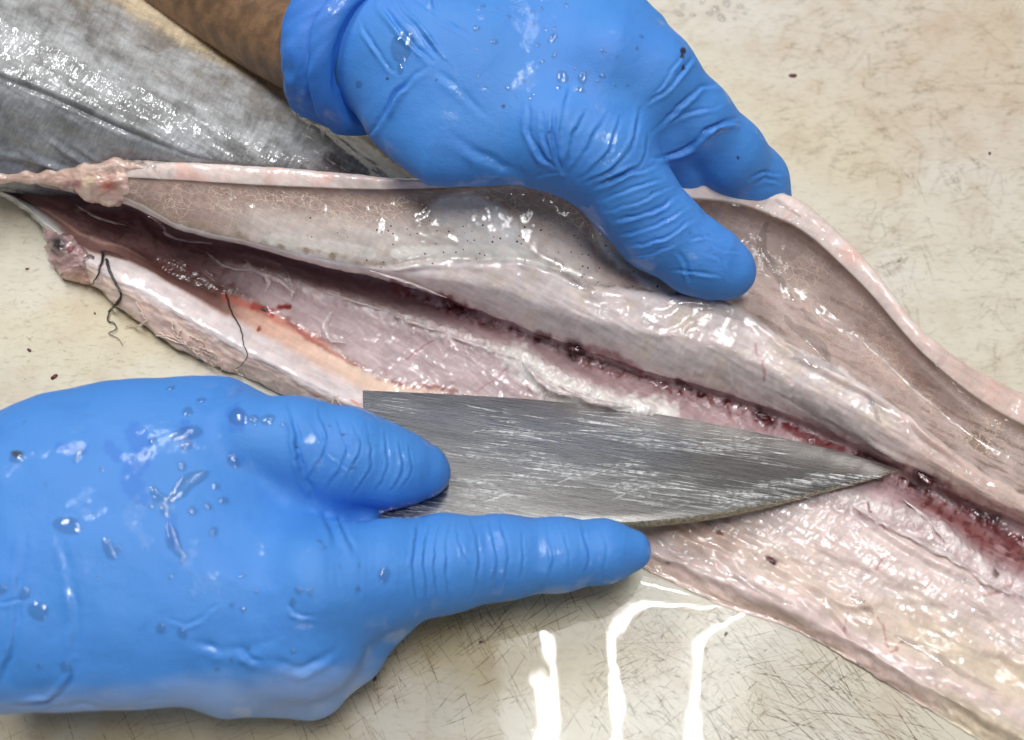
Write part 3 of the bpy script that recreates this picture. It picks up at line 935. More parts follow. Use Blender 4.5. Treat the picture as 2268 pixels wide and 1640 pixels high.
    paint(C, bw * sstep(-.35, .25, n_b + .4 * n_a) * .85, (140, 66, 70)); paint(C, bw * sstep(.02, .3, n_b) * .95, (84, 24, 28))
    paint(C, bw * sstep(.1, .35, fbm(u * 4, w * 4, 3, 77)) * .6, (206, 186, 188))
    rb2 = np.exp(-((V - 11.0 + .3 * n_a) / .55) ** 2) * sstep(1960, 2060, px)
    paint(C, rb2 * .9, (128, 72, 70)); paint(C, rb2 * sstep(0, .3, n_b) * .8, (92, 38, 40)); paint(C, rb2 * sstep(.1, .4, n_c) * .6, (186, 150, 152))
    # lower flap, left reach: peach band and white ridge
    L = 1 - sstep(1100, 1350, px)
    pe = sstep(13.8, 14.5, Vn) * (1 - sstep(15.4, 16.2, Vn))
    paint(C, L * pe, (236, 206, 186)); paint(C, L * pe * (1 - sstep(560, 760, px)) * .8, (222, 176, 156)); paint(C, L * pe * (1 - sstep(470, 580, px)) * .85, (116, 78, 76))
    paint(C, L * np.exp(-((Vn - 14.1) / .22) ** 2) * sstep(-.1, .3, n_b) * sstep(480, 560, px) * .8, (150, 66, 56))
    wr = sstep(15.5, 16.3, Vn) * (1 - sstep(17.3, 17.8, Vn))
    paint(C, L * wr, (226, 214, 212)); paint(C, L * wr * sstep(-.1, .4, n_c) * .5, (218, 196, 190))
    ou = sstep(17.5, 17.8, Vn)
    paint(C, L * ou, (228, 202, 190)); paint(C, L * ou * sstep(0, .4, n_b) * .6, (218, 180, 164))
    paint(C, (1 - sstep(90, 170, px)) * sstep(14.5, 15.5, V), (206, 206, 202))
    # dark stain along the cavity's lower wall
    st = np.exp(-((V - 13.9 + .5 * n_a) / .9) ** 2) * sstep(250, 330, px) * (1 - sstep(480, 600, px))
    paint(C, st * .92, (72, 40, 34)); paint(C, st * sstep(.05, .4, n_b) * .6, (112, 44, 38))
    # lower flap, right reach: lilac, peach and yellow fat
    Rr = sstep(1250, 1420, px)
    paint(C, Rr * sstep(12.2, 12.8, Vn), (228, 208, 202)); paint(C, Rr * sstep(13.2, 13.9, Vn) * sstep(-.2, .2, n_a) * .5, (228, 206, 192))
    paint(C, Rr * np.exp(-((Vn - 15) / .75) ** 2) * .6, (228, 205, 188)); paint(C, Rr * np.exp(-((Vn - 14.8) / .7) ** 2) * sstep(1850, 2100, px) * .6, (228, 212, 186))
    paint(C, Rr * sstep(15.8, 16.4, Vn) * .9, (230, 207, 201)); paint(C, Rr * sstep(17.6, 18.4, Vn) * .8, (230, 200, 186))
    paint(C, Rr * sstep(16, 17, Vn) * sstep(2000, 2150, px) * .7, (232, 216, 186))
    paint(C, Rr * (1 - sstep(1500, 1720, px)) * np.exp(-((Vn - 14.4) / 1.0) ** 2) * .6, (222, 178, 160))
    qx = px + 6 * n_b + 2 * fbm(u * 6, w * 6, 2, 88); qy = py + 6 * fbm(u * 2.5, w * 2.5, 3, 89) + 2 * fbm(u * 6, w * 6, 2, 90)
    # blood specks, threads and vessels drawn where they lie
    for pts, wd, rgb, a in [
        ([(868, 628), (900, 640)], 11, (110, 26, 34), .8), ([(975, 655), (1005, 672), (1048, 688)], 11, (112, 22, 32), .95), ([(985, 668), (1020, 690)], 9, (92, 16, 26), .9),
        ([(1190, 738), (1215, 745)], 10, (84, 22, 32), .9), ([(1265, 765), (1285, 775)], 17, (70, 18, 26), .95), ([(1300, 770), (1360, 790), (1420, 820)], 11, (130, 50, 60), .7),
        ([(1500, 845), (1530, 860)], 9, (88, 24, 36), .9), ([(1540, 830), (1565, 832)], 7, (64, 24, 30), .25), ([(1680, 915), (1705, 935)], 16, (84, 20, 28), .95),
        ([(1740, 945), (1800, 975), (1860, 1000)], 13, (112, 38, 42), .8), ([(1900, 1010), (1960, 1025), (2000, 1035)], 10, (84, 34, 36), .85),
        ([(2030, 1050), (2050, 1065), (2070, 1062)], 17, (76, 18, 26), .95), ([(2090, 1080), (2150, 1130), (2240, 1200)], 18, (96, 28, 34), .8), ([(2170, 1140), (2210, 1150)], 14, (72, 22, 28), .8),
        ([(560, 678), (585, 685), (600, 692)], 9, (140, 20, 22), .95), ([(618, 682), (638, 680)], 7, (140, 22, 24), .95), ([(575, 728), (570, 730)], 4, (140, 30, 28), .9),
        ([(500, 660), (560, 680), (640, 720), (720, 765)], 12, (196, 96, 80), .55), ([(640, 715), (700, 760), (790, 810)], 6, (160, 84, 74), .6), ([(930, 855), (980, 862), (1010, 866)], 6, (150, 70, 40), .7),
        ([(895, 800), (925, 775), (970, 750)], 3, (160, 96, 112), .5), ([(1060, 865), (1095, 842), (1110, 826), (1150, 800)], 3, (168, 100, 112), .5), ([(1150, 810), (1165, 850), (1180, 870)], 3, (150, 96, 106), .7),
        ([(1700, 1240), (1715, 1247)], 8, (110, 40, 44), .9), ([(1478, 1248), (1482, 1250)], 6, (96, 36, 34), .9), ([(1590, 1180), (1600, 1184)], 5, (120, 60, 50), .8),
        ([(1942, 1262), (1950, 1245), (1956, 1232)], 3, (160, 60, 60), .45), ([(2050, 1300), (2062, 1285)], 3, (160, 60, 60), .45), ([(1942, 1370), (1960, 1400), (1968, 1430)], 3, (150, 50, 50), .45),
        ([(1970, 1450), (2000, 1420)], 3, (150, 50, 50), .45), ([(1875, 1360), (1872, 1400)], 3, (140, 60, 66), .45), ([(1690, 800), (1694, 845)], 4, (170, 60, 66), .45), ([(1672, 760), (1676, 790)], 3, (190, 90, 90), .45),
        ([(1315, 545), (1320, 600)], 4, (196, 150, 146), .7), ([(1920, 1120), (1925, 1140)], 4, (110, 60, 44), .8), ([(540, 590), (548, 570)], 16, (20, 10, 10), .0),
        ([(780, 890), (800, 905)], 5, (206, 130, 100), .7), ([(2180, 1320), (2240, 1300)], 5, (150, 84, 70), .5), ([(2195, 1270), (2205, 1278)], 7, (90, 40, 40), .8)]:
        d, s, t = dist_line(qx, qy, pts, wd * 3)
        ok = (V > 5.8) | (px < 1340)
        paint(C, ok * a * (1 - sstep(wd * .2, wd * 1.35, d + wd * .6 * n_b)), rgb)
    # pale connective shreds beside the knife
    d, s, t = dist_line(px, py, [(1140, 790), (1210, 850), (1300, 885), (1400, 905), (1470, 915)], 70)
    paint(C, cav * .9 * (1 - sstep(16, 40, d + 26 * n_b)), (240, 234, 228))

    # masks: vein net, pores, standing wetness
    vein = lin_ * np.clip(sstep(.12, .3, f) * (1 - .55 * sstep(.6, .9, f)) * (1 - .5 * lb), 0, 1)
    vein = np.maximum(vein, lin_ * .38 * rb * sstep(.2, .4, f))
    pore = lin_ * sstep(.45, .62, f) * sstep(600, 900, px) * (1 - sstep(1480, 1640, px)) * np.clip(.45 + 1.2 * n_a + .6 * n_b, 0, .9)
    wet = np.clip(.3 + .35 * sstep(1300, 1500, px) + .5 * np.exp(-((V - 6.5) / .7) ** 2) * sstep(1150, 1400, px) + .3 * np.exp(-((V - 5.2) / .6) ** 2) * sstep(1550, 1700, px), 0, 1)
    wet = wet * (1 - .72 * sstep(12.5, 13.5, V))
    MK = np.stack([vein, pore, wet * np.ones_like(vein)], -1)

    spans = [('cut_rim', 0, 3, 'thick pale pink cut rim of the lifted belly flap'), ('belly_lining', 3, 6, 'brown speckled belly lining with pale veins'),
             ('flesh_face', 6, 9, 'wet white flesh between lining and blood groove'), ('body_cavity', 9, 14, 'mauve cavity muscle with dark blood groove'),
             ('lower_flap', 14, 20, 'pale lower flap lying flat on the board')]
    vrow = V[:, 0]
    for nm, a, b, lab in spans:
        r = np.nonzero((vrow >= a - 1e-6) & (vrow <= b + 1e-6))[0]
        sl = slice(r[0], r[-1] + 1)
        nr = r[-1] - r[0] + 1
        F = grid_faces(nr, NX)[:, ::-1]
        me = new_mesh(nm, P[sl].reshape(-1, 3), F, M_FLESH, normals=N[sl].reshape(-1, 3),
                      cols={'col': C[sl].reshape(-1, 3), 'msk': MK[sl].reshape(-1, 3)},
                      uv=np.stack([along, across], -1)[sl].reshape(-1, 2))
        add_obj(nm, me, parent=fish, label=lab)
    return fish, P, N, X, Y, V


fish, FP, FN, FX, FY, FV = build_fish()

# ------------------------------------------------------------------ the uncut body behind, dark skin
BODY = {
 -200: [(-250,0),(-330,2.88),(-312,3.35),(-230,4.61),(-130,5.55),(-10,6),(110,5.6),(230,4.2),(330,2.9),(390,2.2),(420,1),(425,0)],
 0: [(-120,0),(-196,2.72),(-178,3.15),(-120,4.31),(-40,5.25),(60,5.7),(172,5.3),(270,4.1),(350,2.9),(392,2.3),(425,1),(430,0)],
 110: [(-60,0),(-136,2.55),(-112,2.95),(-60,4.01),(10,4.85),(100,5.4),(220,5),(300,4),(356,3.1),(390,2.5),(430,1),(440,0)],
 280: [(30,0),(-40,2.39),(-2,2.75),(40,3.61),(100,4.35),(190,5),(290,4.6),(325,4.1),(352,3.6),(380,3),(430,1),(440,0)],
 420: [(110,0),(38,2.31),(86,2.65),(120,3.31),(170,3.95),(258,4.6),(345,4.1),(362,3.8),(378,3.5),(400,3),(440,1),(450,0)],
 600: [(205,0),(138,2.14),(176,2.45),(210,2.91),(250,3.45),(320,3.9),(372,3.6),(384,3.4),(395,3.1),(410,2.6),(440,1),(450,0)],
 780: [(320,0),(268,1.42),(292,1.65),(318,2.09),(345,2.47),(385,2.8),(402,2.6),(410,2.4),(416,2.2),(424,1.9),(446,0.8),(452,0)],
 940: [(430,0),(404,0.57),(414,0.7),(422,1),(430,1.3),(438,1.4),(442,1.3),(446,1.2),(448,1.1),(450,0.9),(452,0.5),(453,0)],
}


def build_body():
    X, Y, Z, V = loft(BODY, [6, 12, 18, 26, 40, 46, 40, 26, 20, 10, 4], 620, -200, 940)
    P = at(X, Y, Z)
    N = grid_normals(P)
    if N[..., 2].mean() < 0: N = -N
    px, py = X, Y
    u = px / 66.7; w = py / 66.7
    al = (px * .87 + py * .48) / 66.7; ac = (-px * .48 + py * .87) / 66.7
    D = .05 * fbm(u, w, 3, 61) + .05 * fbm(al * .3, ac * 2.4, 3, 62) + .025 * fbm(al * 5, ac * 1.4, 3, 63) + .01 * fbm(u * 7, w * 7, 3, 60)
    for pts, wd, hh in [([(-40, 152), (0, 171), (110, 214), (233, 271), (330, 312), (437, 354)], 7, -.10),
                        ([(-40, 138), (0, 160), (120, 205), (240, 258), (340, 300)], 9, .05),
                        ([(40, 330), (120, 365), (200, 385)], 6, .13), ([(110, 310), (170, 350), (215, 375)], 6, .13), ([(160, 320), (210, 352), (240, 368)], 5, .05),
                        ([(-20, 340), (60, 352), (150, 378)], 7, .13), ([(130, 345), (180, 370), (220, 378)], 5, .05),
                        ([(350, 110), (420, 140), (460, 158)], 6, .04), ([(640, 250), (720, 300), (800, 360)], 8, .05), ([(700, 280), (760, 310), (800, 340)], 6, .05)]:
        d, s, t = dist_line(px, py, pts, wd * 4)
        D += hh * np.sin(np.clip(t * .98 + .01, 0, 1) * math.pi) ** .4 * np.exp(-(d / wd) ** 2)
    P = P + N * D[..., None]
    N = grid_normals(P)
    if N[..., 2].mean() < 0: N = -N
    C = np.empty(X.shape + (3,)); C[:] = lin((168, 167, 166))
    n_a = fbm(al * .6, ac * 1.1, 4, 64); n_b = fbm(u * 2.2, w * 2.2, 4, 65); n_c = fbm(al * .9, ac * 7, 4, 66)
    paint(C, sstep(-.05, .35, n_a + .3 * n_b) * .55, (92, 91, 89)); paint(C, sstep(.0, .4, -n_a + .3 * n_c) * .7, (190, 191, 192))
    paint(C, sstep(5.6, 6.6, V + .4 * n_b) * .55, (150, 154, 160)); paint(C, sstep(7.2, 8.2, V + .5 * n_b) * .7 * (1 - sstep(240, 420, px)), (112, 117, 128))
    paint(C, np.exp(-((V - 6.0) / .16) ** 2) * .5, (96, 94, 98))
    up = 1 - sstep(3.6, 4.6, V + .4 * n_b)
    paint(C, up * .55 * sstep(-.1, .4, n_b + n_a), (156, 148, 138))
    paint(C, sstep(640, 760, px) * sstep(4.2, 5.2, V + .6 * n_b) * .7, (92, 66, 62))
    paint(C, 1 - sstep(2.3, 2.8, V + .35 * n_b), (228, 208, 174))
    paint(C, (1 - sstep(2.5, 3.2, V + .5 * n_b)) * .5, (206, 190, 166))
    UV = np.stack([al, ac], -1)
    F = grid_faces(X.shape[0], X.shape[1])[:, ::-1]
    me = new_mesh('skin', P.reshape(-1, 3), F, M_SKIN, normals=N.reshape(-1, 3), cols={'col': C.reshape(-1, 3)}, uv=UV.reshape(-1, 2))
    add_obj('skin', me, parent=fish, label='mottled grey wet skin of the uncut body with a lateral line')
    return P


build_body()


# ------------------------------------------------------------------ lumps, shreds and threads of the fish
def lump(name, chains, h, colour, label=None, parent=fish, noise=.04, k=.25, sub=1):
    pts = np.array([p for ch in chains for p in ch], float)
    lo = (pts[:, :3] - pts[:, 3:]).min(0) - .4; hi = (pts[:, :3] + pts[:, 3:]).max(0) + .4
    s = SDF(lo, hi, h)
    for ch in chains: s.chain(ch, k)
    V, F = s.mesh()
    V, F, N = subdivided(V, F, sub)
    px, py = proj(V)
    nn = fbm(px / 34, py / 20, 3, 71) + .25 * fbm(px / 12, py / 12, 3, 72)
    V = V + N * (noise * nn)[:, None]
    V[:, 2] = np.maximum(V[:, 2], .01)
    C = np.empty((len(V), 3)); C[:] = lin(colour(px, py, nn)[0])
    for w, rgb in colour(px, py, nn)[1]: paint(C, w, rgb)
    MK = np.zeros((len(V), 3)); MK[:, 2] = 1
    me = new_mesh(name, V, F, M_FLESH, cols={'col': C, 'msk': MK}, uv=np.stack([px, py], -1) / 66.7)
    return add_obj(name, me, parent=parent, label=label)


def ch(*pts):
    return [tuple(at(x, y, z)) + (r,) for x, y, z, r in pts]


lump('torn_vent_tissue', [ch((-120, 394, 2.05, .10), (0, 395, 2.25, .12), (60, 394, 2.45, .14), (110, 391, 2.68, .17), (190, 380, 3.08, .2), (255, 367, 3.45, .2), (330, 371, 3.66, .1)),
                          ch((95, 400, 2.45, .10), (140, 403, 2.65, .16), (185, 406, 2.88, .22), (230, 404, 3.1, .26), (270, 402, 3.25, .20), (282, 420, 3.1, .14)),
                          ch((175, 418, 2.5, .14), (205, 432, 2.5, .2), (240, 438, 2.6, .22), (262, 446, 2.5, .14)), ch((225, 395, 3.1, .22), (245, 420, 2.85, .26), (270, 436, 2.8, .14))], .05,
     lambda x, y, n: ((218, 184, 170), [(sstep(0, .4, n) * .7, (234, 212, 196)), (np.exp(-(((x - 240) / 20) ** 2 + ((y - 412) / 14) ** 2)) * .9, (178, 92, 70)),
                                        (np.exp(-(((x - 165) / 24) ** 2 + ((y - 410) / 10) ** 2)) * .9, (150, 92, 100)), (np.exp(-(((x - 195) / 12) ** 2 + ((y - 404) / 12) ** 2)), (238, 218, 184))]),
     'torn red and yellow tissue where the slit begins', noise=.07, k=.3)
lump('gut_remnant', [ch((100, 508, .7, .14), (122, 530, .75, .22), (150, 552, .8, .3), (182, 578, .75, .26), (214, 590, .7, .2)), ch((118, 548, .4, .26), (135, 578, .35, .28), (160, 598, .3, .28), (196, 618, .3, .2)),
                     ch((125, 532, .9, .16), (145, 540, .95, .2), (178, 562, .9, .18)), ch((150, 575, .6, .22), (175, 600, .5, .24), (205, 605, .45, .2))], .05,
     lambda x, y, n: ((182, 148, 146), [(sstep(-.1, .3, n) * .7, (202, 174, 170)), (np.exp(-(((x - 128) / 20) ** 2 + ((y - 540) / 22) ** 2)) * 1.1, (66, 58, 62)),
                                        (np.exp(-(((x - 205) / 16) ** 2 + ((y - 575) / 26) ** 2)) * .8, (80, 74, 80)), (sstep(585, 625, y) * .8, (210, 166, 142)), (sstep(.25, .4, n) * .8, (120, 50, 56))]),
     'dark mauve scrap of gut at the slit end', noise=.14, k=.2)

M_DARK = mat_plain('dark_fibre', (44, 38, 36), .3, coat=.6)
M_PALE = mat_plain('pale_fibre', (228, 204, 192), .35, sss=.3, coat=.6)
M_CLOT = mat_plain('blood_clot', (74, 14, 20), .15, sss=.1, coat=1.0, bump=.0008, bscale=9)


def fish_z(x, y):
    """height of the highest visible fish surface at a pixel, else the board"""
    d = (FX[4:-2, ::2] - x) ** 2 + (FY[4:-2, ::2] - y) ** 2
    k = np.argmin(d)
    if d.flat[k] > 120: return .0
    m = np.nonzero(d.ravel() < d.flat[k] + 60)[0]
    return float(FP[4:-2, ::2].reshape(-1, 3)[m, 2].max())


def strand(name, pts, r0, r1, mat, lift=.03, jit=0.0, n=28, parent=fish):
    Q = curve_pts(pts, n)
    if jit: Q = Q + jit * np.stack([fbm(np.arange(n) * .4, np.full(n, pts[0][0] * .13), 3, 3), fbm(np.arange(n) * .4, np.full(n, pts[0][1] * .17), 3, 9)], -1)
    zs = np.array([fish_z(a, b) for a, b in Q])
    zs = np.convolve(np.pad(zs, 2, mode='edge'), np.ones(5) / 5, 'valid') + lift
    P = at(Q[:, 0], Q[:, 1], np.maximum(zs, .02 + r0))
    me = tube_mesh(name, P, np.linspace(r0, r1, n), mat, 6)
    return add_obj(name, me, parent=parent)


strand('dark_thread', [(228, 560), (222, 590), (215, 612), (205, 628), (190, 636)], .055, .01, M_DARK, .05, 4)
strand('dark_thread', [(235, 575), (252, 620), (268, 655), (262, 672), (242, 690), (240, 712), (252, 716), (258, 728), (240, 738), (262, 750), (272, 765)], .055, .008, M_DARK, .04, 3, 50)
strand('dark_thread', [(240, 690), (250, 680), (268, 660)], .02, .045, M_DARK, .04, 3)
strand('dark_thread', [(500, 648), (512, 690), (532, 725), (540, 765), (548, 785), (538, 805), (522, 818)], .03, .01, M_DARK, .05, 3, 40)
strand('dark_thread', [(222, 556), (250, 562), (282, 575)], .035, .01, M_DARK, .05, 3)
rs = np.random.default_rng(8)
pale = [[(300, 670), (318, 700), (318, 715), (300, 722), (275, 728)], [(310, 690), (322, 712), (300, 724), (280, 722)], [(380, 710), (388, 740), (400, 752), (390, 760)],
        [(400, 730), (395, 745), (410, 760), (425, 755)], [(350, 738), (380, 748), (420, 770), (460, 800)], [(410, 760), (440, 790), (470, 810)], [(420, 745), (450, 760), (440, 785), (480, 812)],
        [(345, 742), (400, 760), (450, 780), (500, 800)], [(440, 770), (470, 780), (480, 800), (468, 818)], [(760, 905), (748, 890), (738, 876)], [(735, 905), (742, 882), (750, 876)]]
for q in pale:
    strand('tissue_strand', q, .032, .01, M_PALE, .03, 6)
for k in range(7):
    x = rs.uniform(380, 560); y = 735 + (x - 380) * .52 + rs.uniform(-8, 14)
    a = rs.uniform(.2, 1.4)
    strand('tissue_strand', [(x, y), (x + 16 * math.cos(a), y + 16 * math.sin(a) + 3), (x + 30 * math.cos(a + .5), y + 30 * math.sin(a + .4))], .02, .006, M_PALE, .05, 7, 12)

# torn films of membrane standing on the cavity wall
def shred(pts, wid, seed):
    n = 30; m = 7
    Q = curve_pts(pts, n)
    zs = np.array([fish_z(a, b) for a, b in Q]); zs = np.convolve(np.pad(zs, 3, mode='edge'), np.ones(7) / 7, 'valid')
    P = at(Q[:, 0], Q[:, 1], zs)
    T = np.gradient(P, axis=0); T /= np.linalg.norm(T, axis=1, keepdims=True)
    sd = np.cross(T, [0, 0, 1.0]); sd /= np.linalg.norm(sd, axis=1, keepdims=True)
    tt = np.linspace(0, 1, n); vv = np.linspace(0, 1, m)
    w_ = wid * np.sin(np.clip(tt, .04, .96) * math.pi) ** .6 * (1 + .6 * fbm(tt * 6, tt * 0 + seed, 3, seed))
    ruf = .5 * fbm(tt[:, None] * 7 + vv[None] * .6, vv[None] * .8 + seed + 0 * tt[:, None], 3, seed + 2)
    G = P[:, None] + (w_[:, None] * vv[None])[..., None] * sd[:, None] * .8
    G[..., 2] += (.02 + w_[:, None] * (np.sin(vv * 2.2)[None] * .55 + ruf * vv[None]))
    me = new_mesh('membrane_shred', G.reshape(-1, 3), grid_faces(n, m), M_FILM)
    add_obj('membrane_shred', me, parent=fish)


t_ = NT('thin_membrane')
p_ = t_.principled(Base_Color=tuple(lin((232, 216, 212))), Roughness=.35)
p_.inputs['Coat Weight'].default_value = 1.0; p_.inputs['Coat Roughness'].default_value = .05
tl_ = t_.n('ShaderNodeBsdfTransparent'); mx_ = t_.n('ShaderNodeMixShader')
t_.set(mx_.inputs[0], t_.ramp(t_.noise(t_.P, 2.2, 4, .6), .3, .65, .35, .95))
t_.t.links.new(tl_.outputs[0], mx_.inputs[1]); t_.t.links.new(p_.outputs[0], mx_.inputs[2])
M_FILM = t_.finish(mx_.outputs[0])
for i, (pts, wd) in enumerate([([(545, 575), (580, 600), (620, 615), (655, 650)], .32), ([(590, 590), (600, 625), (590, 650)], .22), ([(640, 605), (655, 640), (645, 665)], .22), ([(740, 690), (728, 720), (736, 748), (765, 760)], .25),
                               ([(700, 640), (780, 662), (860, 690)], .2), ([(860, 692), (920, 712), (985, 735)], .22), ([(1000, 745), (1070, 765), (1150, 795)], .2), ([(1160, 800), (1220, 850), (1290, 880)], .35), ([(1240, 850), (1320, 882), (1400, 900)], .35),
                               ([(1200, 830), (1215, 860), (1205, 890)], .2), ([(1890, 1120), (1950, 1150), (2010, 1190)], .25), ([(2000, 1105), (2060, 1150), (2095, 1200)], .2), ([(1990, 1175), (2080, 1215), (2170, 1270)], .3), ([(2120, 1240), (2190, 1285), (2268, 1320)], .28),
                               ([(330, 480), (380, 520), (470, 540)], .2), ([(170, 455), (220, 480), (280, 500)], .18), ([(460, 560), (510, 590), (560, 600)], .2), ([(820, 600), (900, 622), (990, 660)], .15)]):
    shred(pts, wd, i + 3)

# soft clots along the spine
clot_rng = np.random.default_rng(17)
def blob_mesh(name, mat, r=(1, 1, .5), seed=0, n=10):
    th = np.linspace(0, math.pi, n); ph = np.linspace(0, 2 * math.pi, 2 * n, endpoint=False)
    A, B = np.meshgrid(th, ph, indexing='ij')
    rr = 1 + .5 * fbm(A * 1.3 + seed, np.cos(B) * 1.5 + seed * 2.0, 3, seed) + .2 * fbm(A * 3, np.sin(B) * 3, 2, seed + 3)
    V = np.stack([rr * np.sin(A) * np.cos(B) * r[0], rr * np.sin(A) * np.sin(B) * r[1], rr * np.cos(A) * r[2]], -1).reshape(-1, 3)
    F = []
    for i in range(n - 1):
        for j in range(2 * n):
            F.append([i*2*n+j, (i+1)*2*n+j, (i+1)*2*n+(j+1) % (2*n), i*2*n+(j+1) % (2*n)])
    return new_mesh(name, V, F, mat)


clots = [blob_mesh('blood_clot', M_CLOT, (.19, .10, .028), s) for s in range(4)]
for i, (x, y, sc) in enumerate([(1275, 772, 1.1), (1690, 922, 1.2), (2050, 1060, 1.4), (1015, 682, 1.0), (586, 686, .8), (1710, 1243, .6)]):
    z = fish_z(x, y)
    o = add_obj('blood_clot', clots[i % 4], parent=fish)
    o.location = Vector(at(x, y, z - .005) * 0.01); o.rotation_euler = (0, 0, clot_rng.uniform(-1.0, .1)); o.scale = (sc, sc * clot_rng.uniform(.8, 1.3), sc)

# ------------------------------------------------------------------ knife
HE = at(803, 865, 1.75); TI = at(1991, 1040, .95); SPN = at(1320, 1154, 2.45)
KN = np.cross(TI - HE, SPN - HE); KN /= np.linalg.norm(KN)
if KN[2] < 0: KN = -KN


def on_blade(px, py):
    nx = (px / W - .5) * 2 * TH; ny = -(py - H / 2) / W * 2 * TH
    d = FW + nx * RT + ny * UP
    return CAM + d * (((HE - CAM) @ KN) / (d @ KN))


def build_knife():
    kn = empty('knife', HE * [1, 1, 0], 'broad scratched steel fish knife with its tip in the cut', 'knife')
    e = curve_pts([(803, 865), (1000, 874), (1200, 887), (1400, 909), (1600, 943), (1800, 986), (1930, 1020), (1991, 1040)], 260)
    s = curve_pts([(812, 1172), (1000, 1168), (1200, 1163), (1320, 1159), (1450, 1152), (1572, 1138), (1697, 1114), (1822, 1084), (1935, 1056), (1991, 1040.5)], 260)
    E = np.array([on_blade(*p) for p in e]); S = np.array([on_blade(*p) for p in s])
    nt = 48
    t = np.linspace(0, 1, nt)[:, None, None]
    wl = np.linalg.norm(S - E, axis=1)
    top = E[None] * (1 - t) + S[None] * t
    th = .34 * np.clip(wl / 3.2, 0.05, 1) ** .6
    off = np.clip(t, 0, 1) ** .75 * th[None, :, None]
    # the spine is slightly rounded and worn
    wob = .012 * fbm(np.arange(260) * .14, np.zeros(260), 4, 4)
    top = top + KN * (-.03 * np.clip((t - .94) / .06, 0, 1) ** 2) 
    S2 = S[None] + (S - E)[None] / (wl[None, :, None] + .05) * (np.array([.0, .03, .045, .035, .0])[:, None, None] + wob[None, :, None]) - KN * (np.array([.02, .1, .5, .88, .98])[:, None, None] * th[None, :, None])
    bot = (E[None] * (1 - t) + S[None] * t - KN * off)[::-1]
    ax = (TI - HE) / np.linalg.norm(TI - HE); ay = np.cross(KN, ax)
    def uvs(G): return np.stack([(G - HE) @ ax, (G - HE) @ ay], -1).reshape(-1, 2)
    G = np.concatenate([top, bot[:-1]], 0)
    F = grid_faces(len(G), 260)
    # close the heel
    heel = [k * 260 for k in range(len(G))]
    me = new_mesh('blade', G.reshape(-1, 3), [list(map(int, f)) for f in F] + [heel[::-1]], M_STEEL, uv=uvs(G))
    me.set_sharp_from_angle(angle=math.radians(35))
    add_obj('blade', me, parent=kn, label='grey steel blade with bright lengthwise scratches')
    t_ = NT('worn_spine_metal')
    n = t_.noise(t_.P, 9, 5, .7)
    c = t_.mix(t_.ramp(n, .35, .65), tuple(lin((128, 120, 96))), tuple(lin((196, 190, 172))))
    c = t_.mix(t_.ramp(t_.noise(t_.P, 3, 3), .6, .7, 0, .7), c, tuple(lin((150, 132, 70))))
    p = t_.principled(Base_Color=c, Metallic=.55, Roughness=.45, Normal=t_.bump(n, .0012, .9))
    mm = t_.finish(p.outputs[0])
    me = new_mesh('spine', S2.reshape(-1, 3), grid_faces(5, 260)[:, ::-1], mm)
    add_obj('spine', me, parent=kn, label='pitted beige back edge of the blade')
    # single bright scratches, each a sliver lying on the steel
    r = np.random.default_rng(52)
    SV = []; SF = []; SC = []
    zz = .0015
    for q in range(2400):
        fx = r.uniform(.0, .97); ft = r.uniform(.04, .97) if r.random() < .6 else np.clip(r.normal(.55, .22), .03, .97)
        if fbm(np.array([fx * 5.0]), np.array([ft * 3.0]), 2, 66)[0] * 1.5 + .7 * (ft - .5) - 1.4 * max(0, fx - .72) - .5 * max(0, .3 - fx) < r.uniform(-.25, .5): continue
        k0 = int(fx * 259)
        c0 = E[k0] * (1 - ft) + S[k0] * ft
        an = r.normal(0.02, .05) if r.random() < .95 else r.normal(.6, .05)
        dd = ax * math.cos(an) + ay * math.sin(an); dn = np.cross(KN, dd)
        Ls = r.uniform(.25, 2.0) * (1 if r.random() < .8 else 1.6); ws = r.uniform(.008, .028) * (1 if r.random() < .85 else 1.6)
        Ls = min(Ls, wl[k0] * 1.2)
        zz += .000004
        b = len(SV)
        br = r.uniform(.25, .85); bend = r.normal(0, .015) * Ls
        for i in range(5):
            t1 = i / 2.0 - 1
            pc = c0 + dd * t1 * Ls / 2 + dn * bend * t1 * t1 + KN * zz
            hw = ws * (1 - .9 * t1 * t1) * .5
            for sg in (-1, 1):
                SV.append(pc + dn * hw * sg); SC.append((1, 1, 1, br * (1 - abs(t1) ** 3)))
            if i: SF.append([b + 2*i - 2, b + 2*i, b + 2*i + 1, b + 2*i - 1])
    ts_ = NT('fresh_scratch')
    pm = ts_.principled(Base_Color=(.95, .945, .93), Metallic=.0, Roughness=.4)
    tr = ts_.n('ShaderNodeBsdfTransparent'); mx = ts_.n('ShaderNodeMixShader')
    ts_.set(mx.inputs[0], ts_.math('MULTIPLY', ts_.attr('col').outputs['Alpha'], ts_.ramp(ts_.noise(ts_.P, 6, 3), .35, .6, .2, 1.0)))
    ts_.t.links.new(tr.outputs[0], mx.inputs[1]); ts_.t.links.new(pm.outputs[0], mx.inputs[2])
    add_obj('scratches', new_mesh('scratches', np.array(SV), np.array(SF), ts_.finish(mx.outputs[0]), cols={'col': np.array(SC)}, smooth=False), parent=kn, kind='stuff')
    # handle runs back inside the fist
    A = on_blade(815, 1060); B = on_blade(200, 1120)
    A = A - KN * .25; B = B - KN * .6
    d = (A - B) / np.linalg.norm(A - B); sd = np.cross(KN, d)
    k = 40; a = np.linspace(0, 2 * math.pi, 20, endpoint=False)
    ts = np.linspace(0, 1, k)
    wv = 1.15 + .18 * np.cos(ts * 6.0) + .2 * sstep(.85, 1, 1 - ts)
    wv = wv * np.clip(np.minimum(ts, 1 - ts) * 14, .25, 1) ** .5
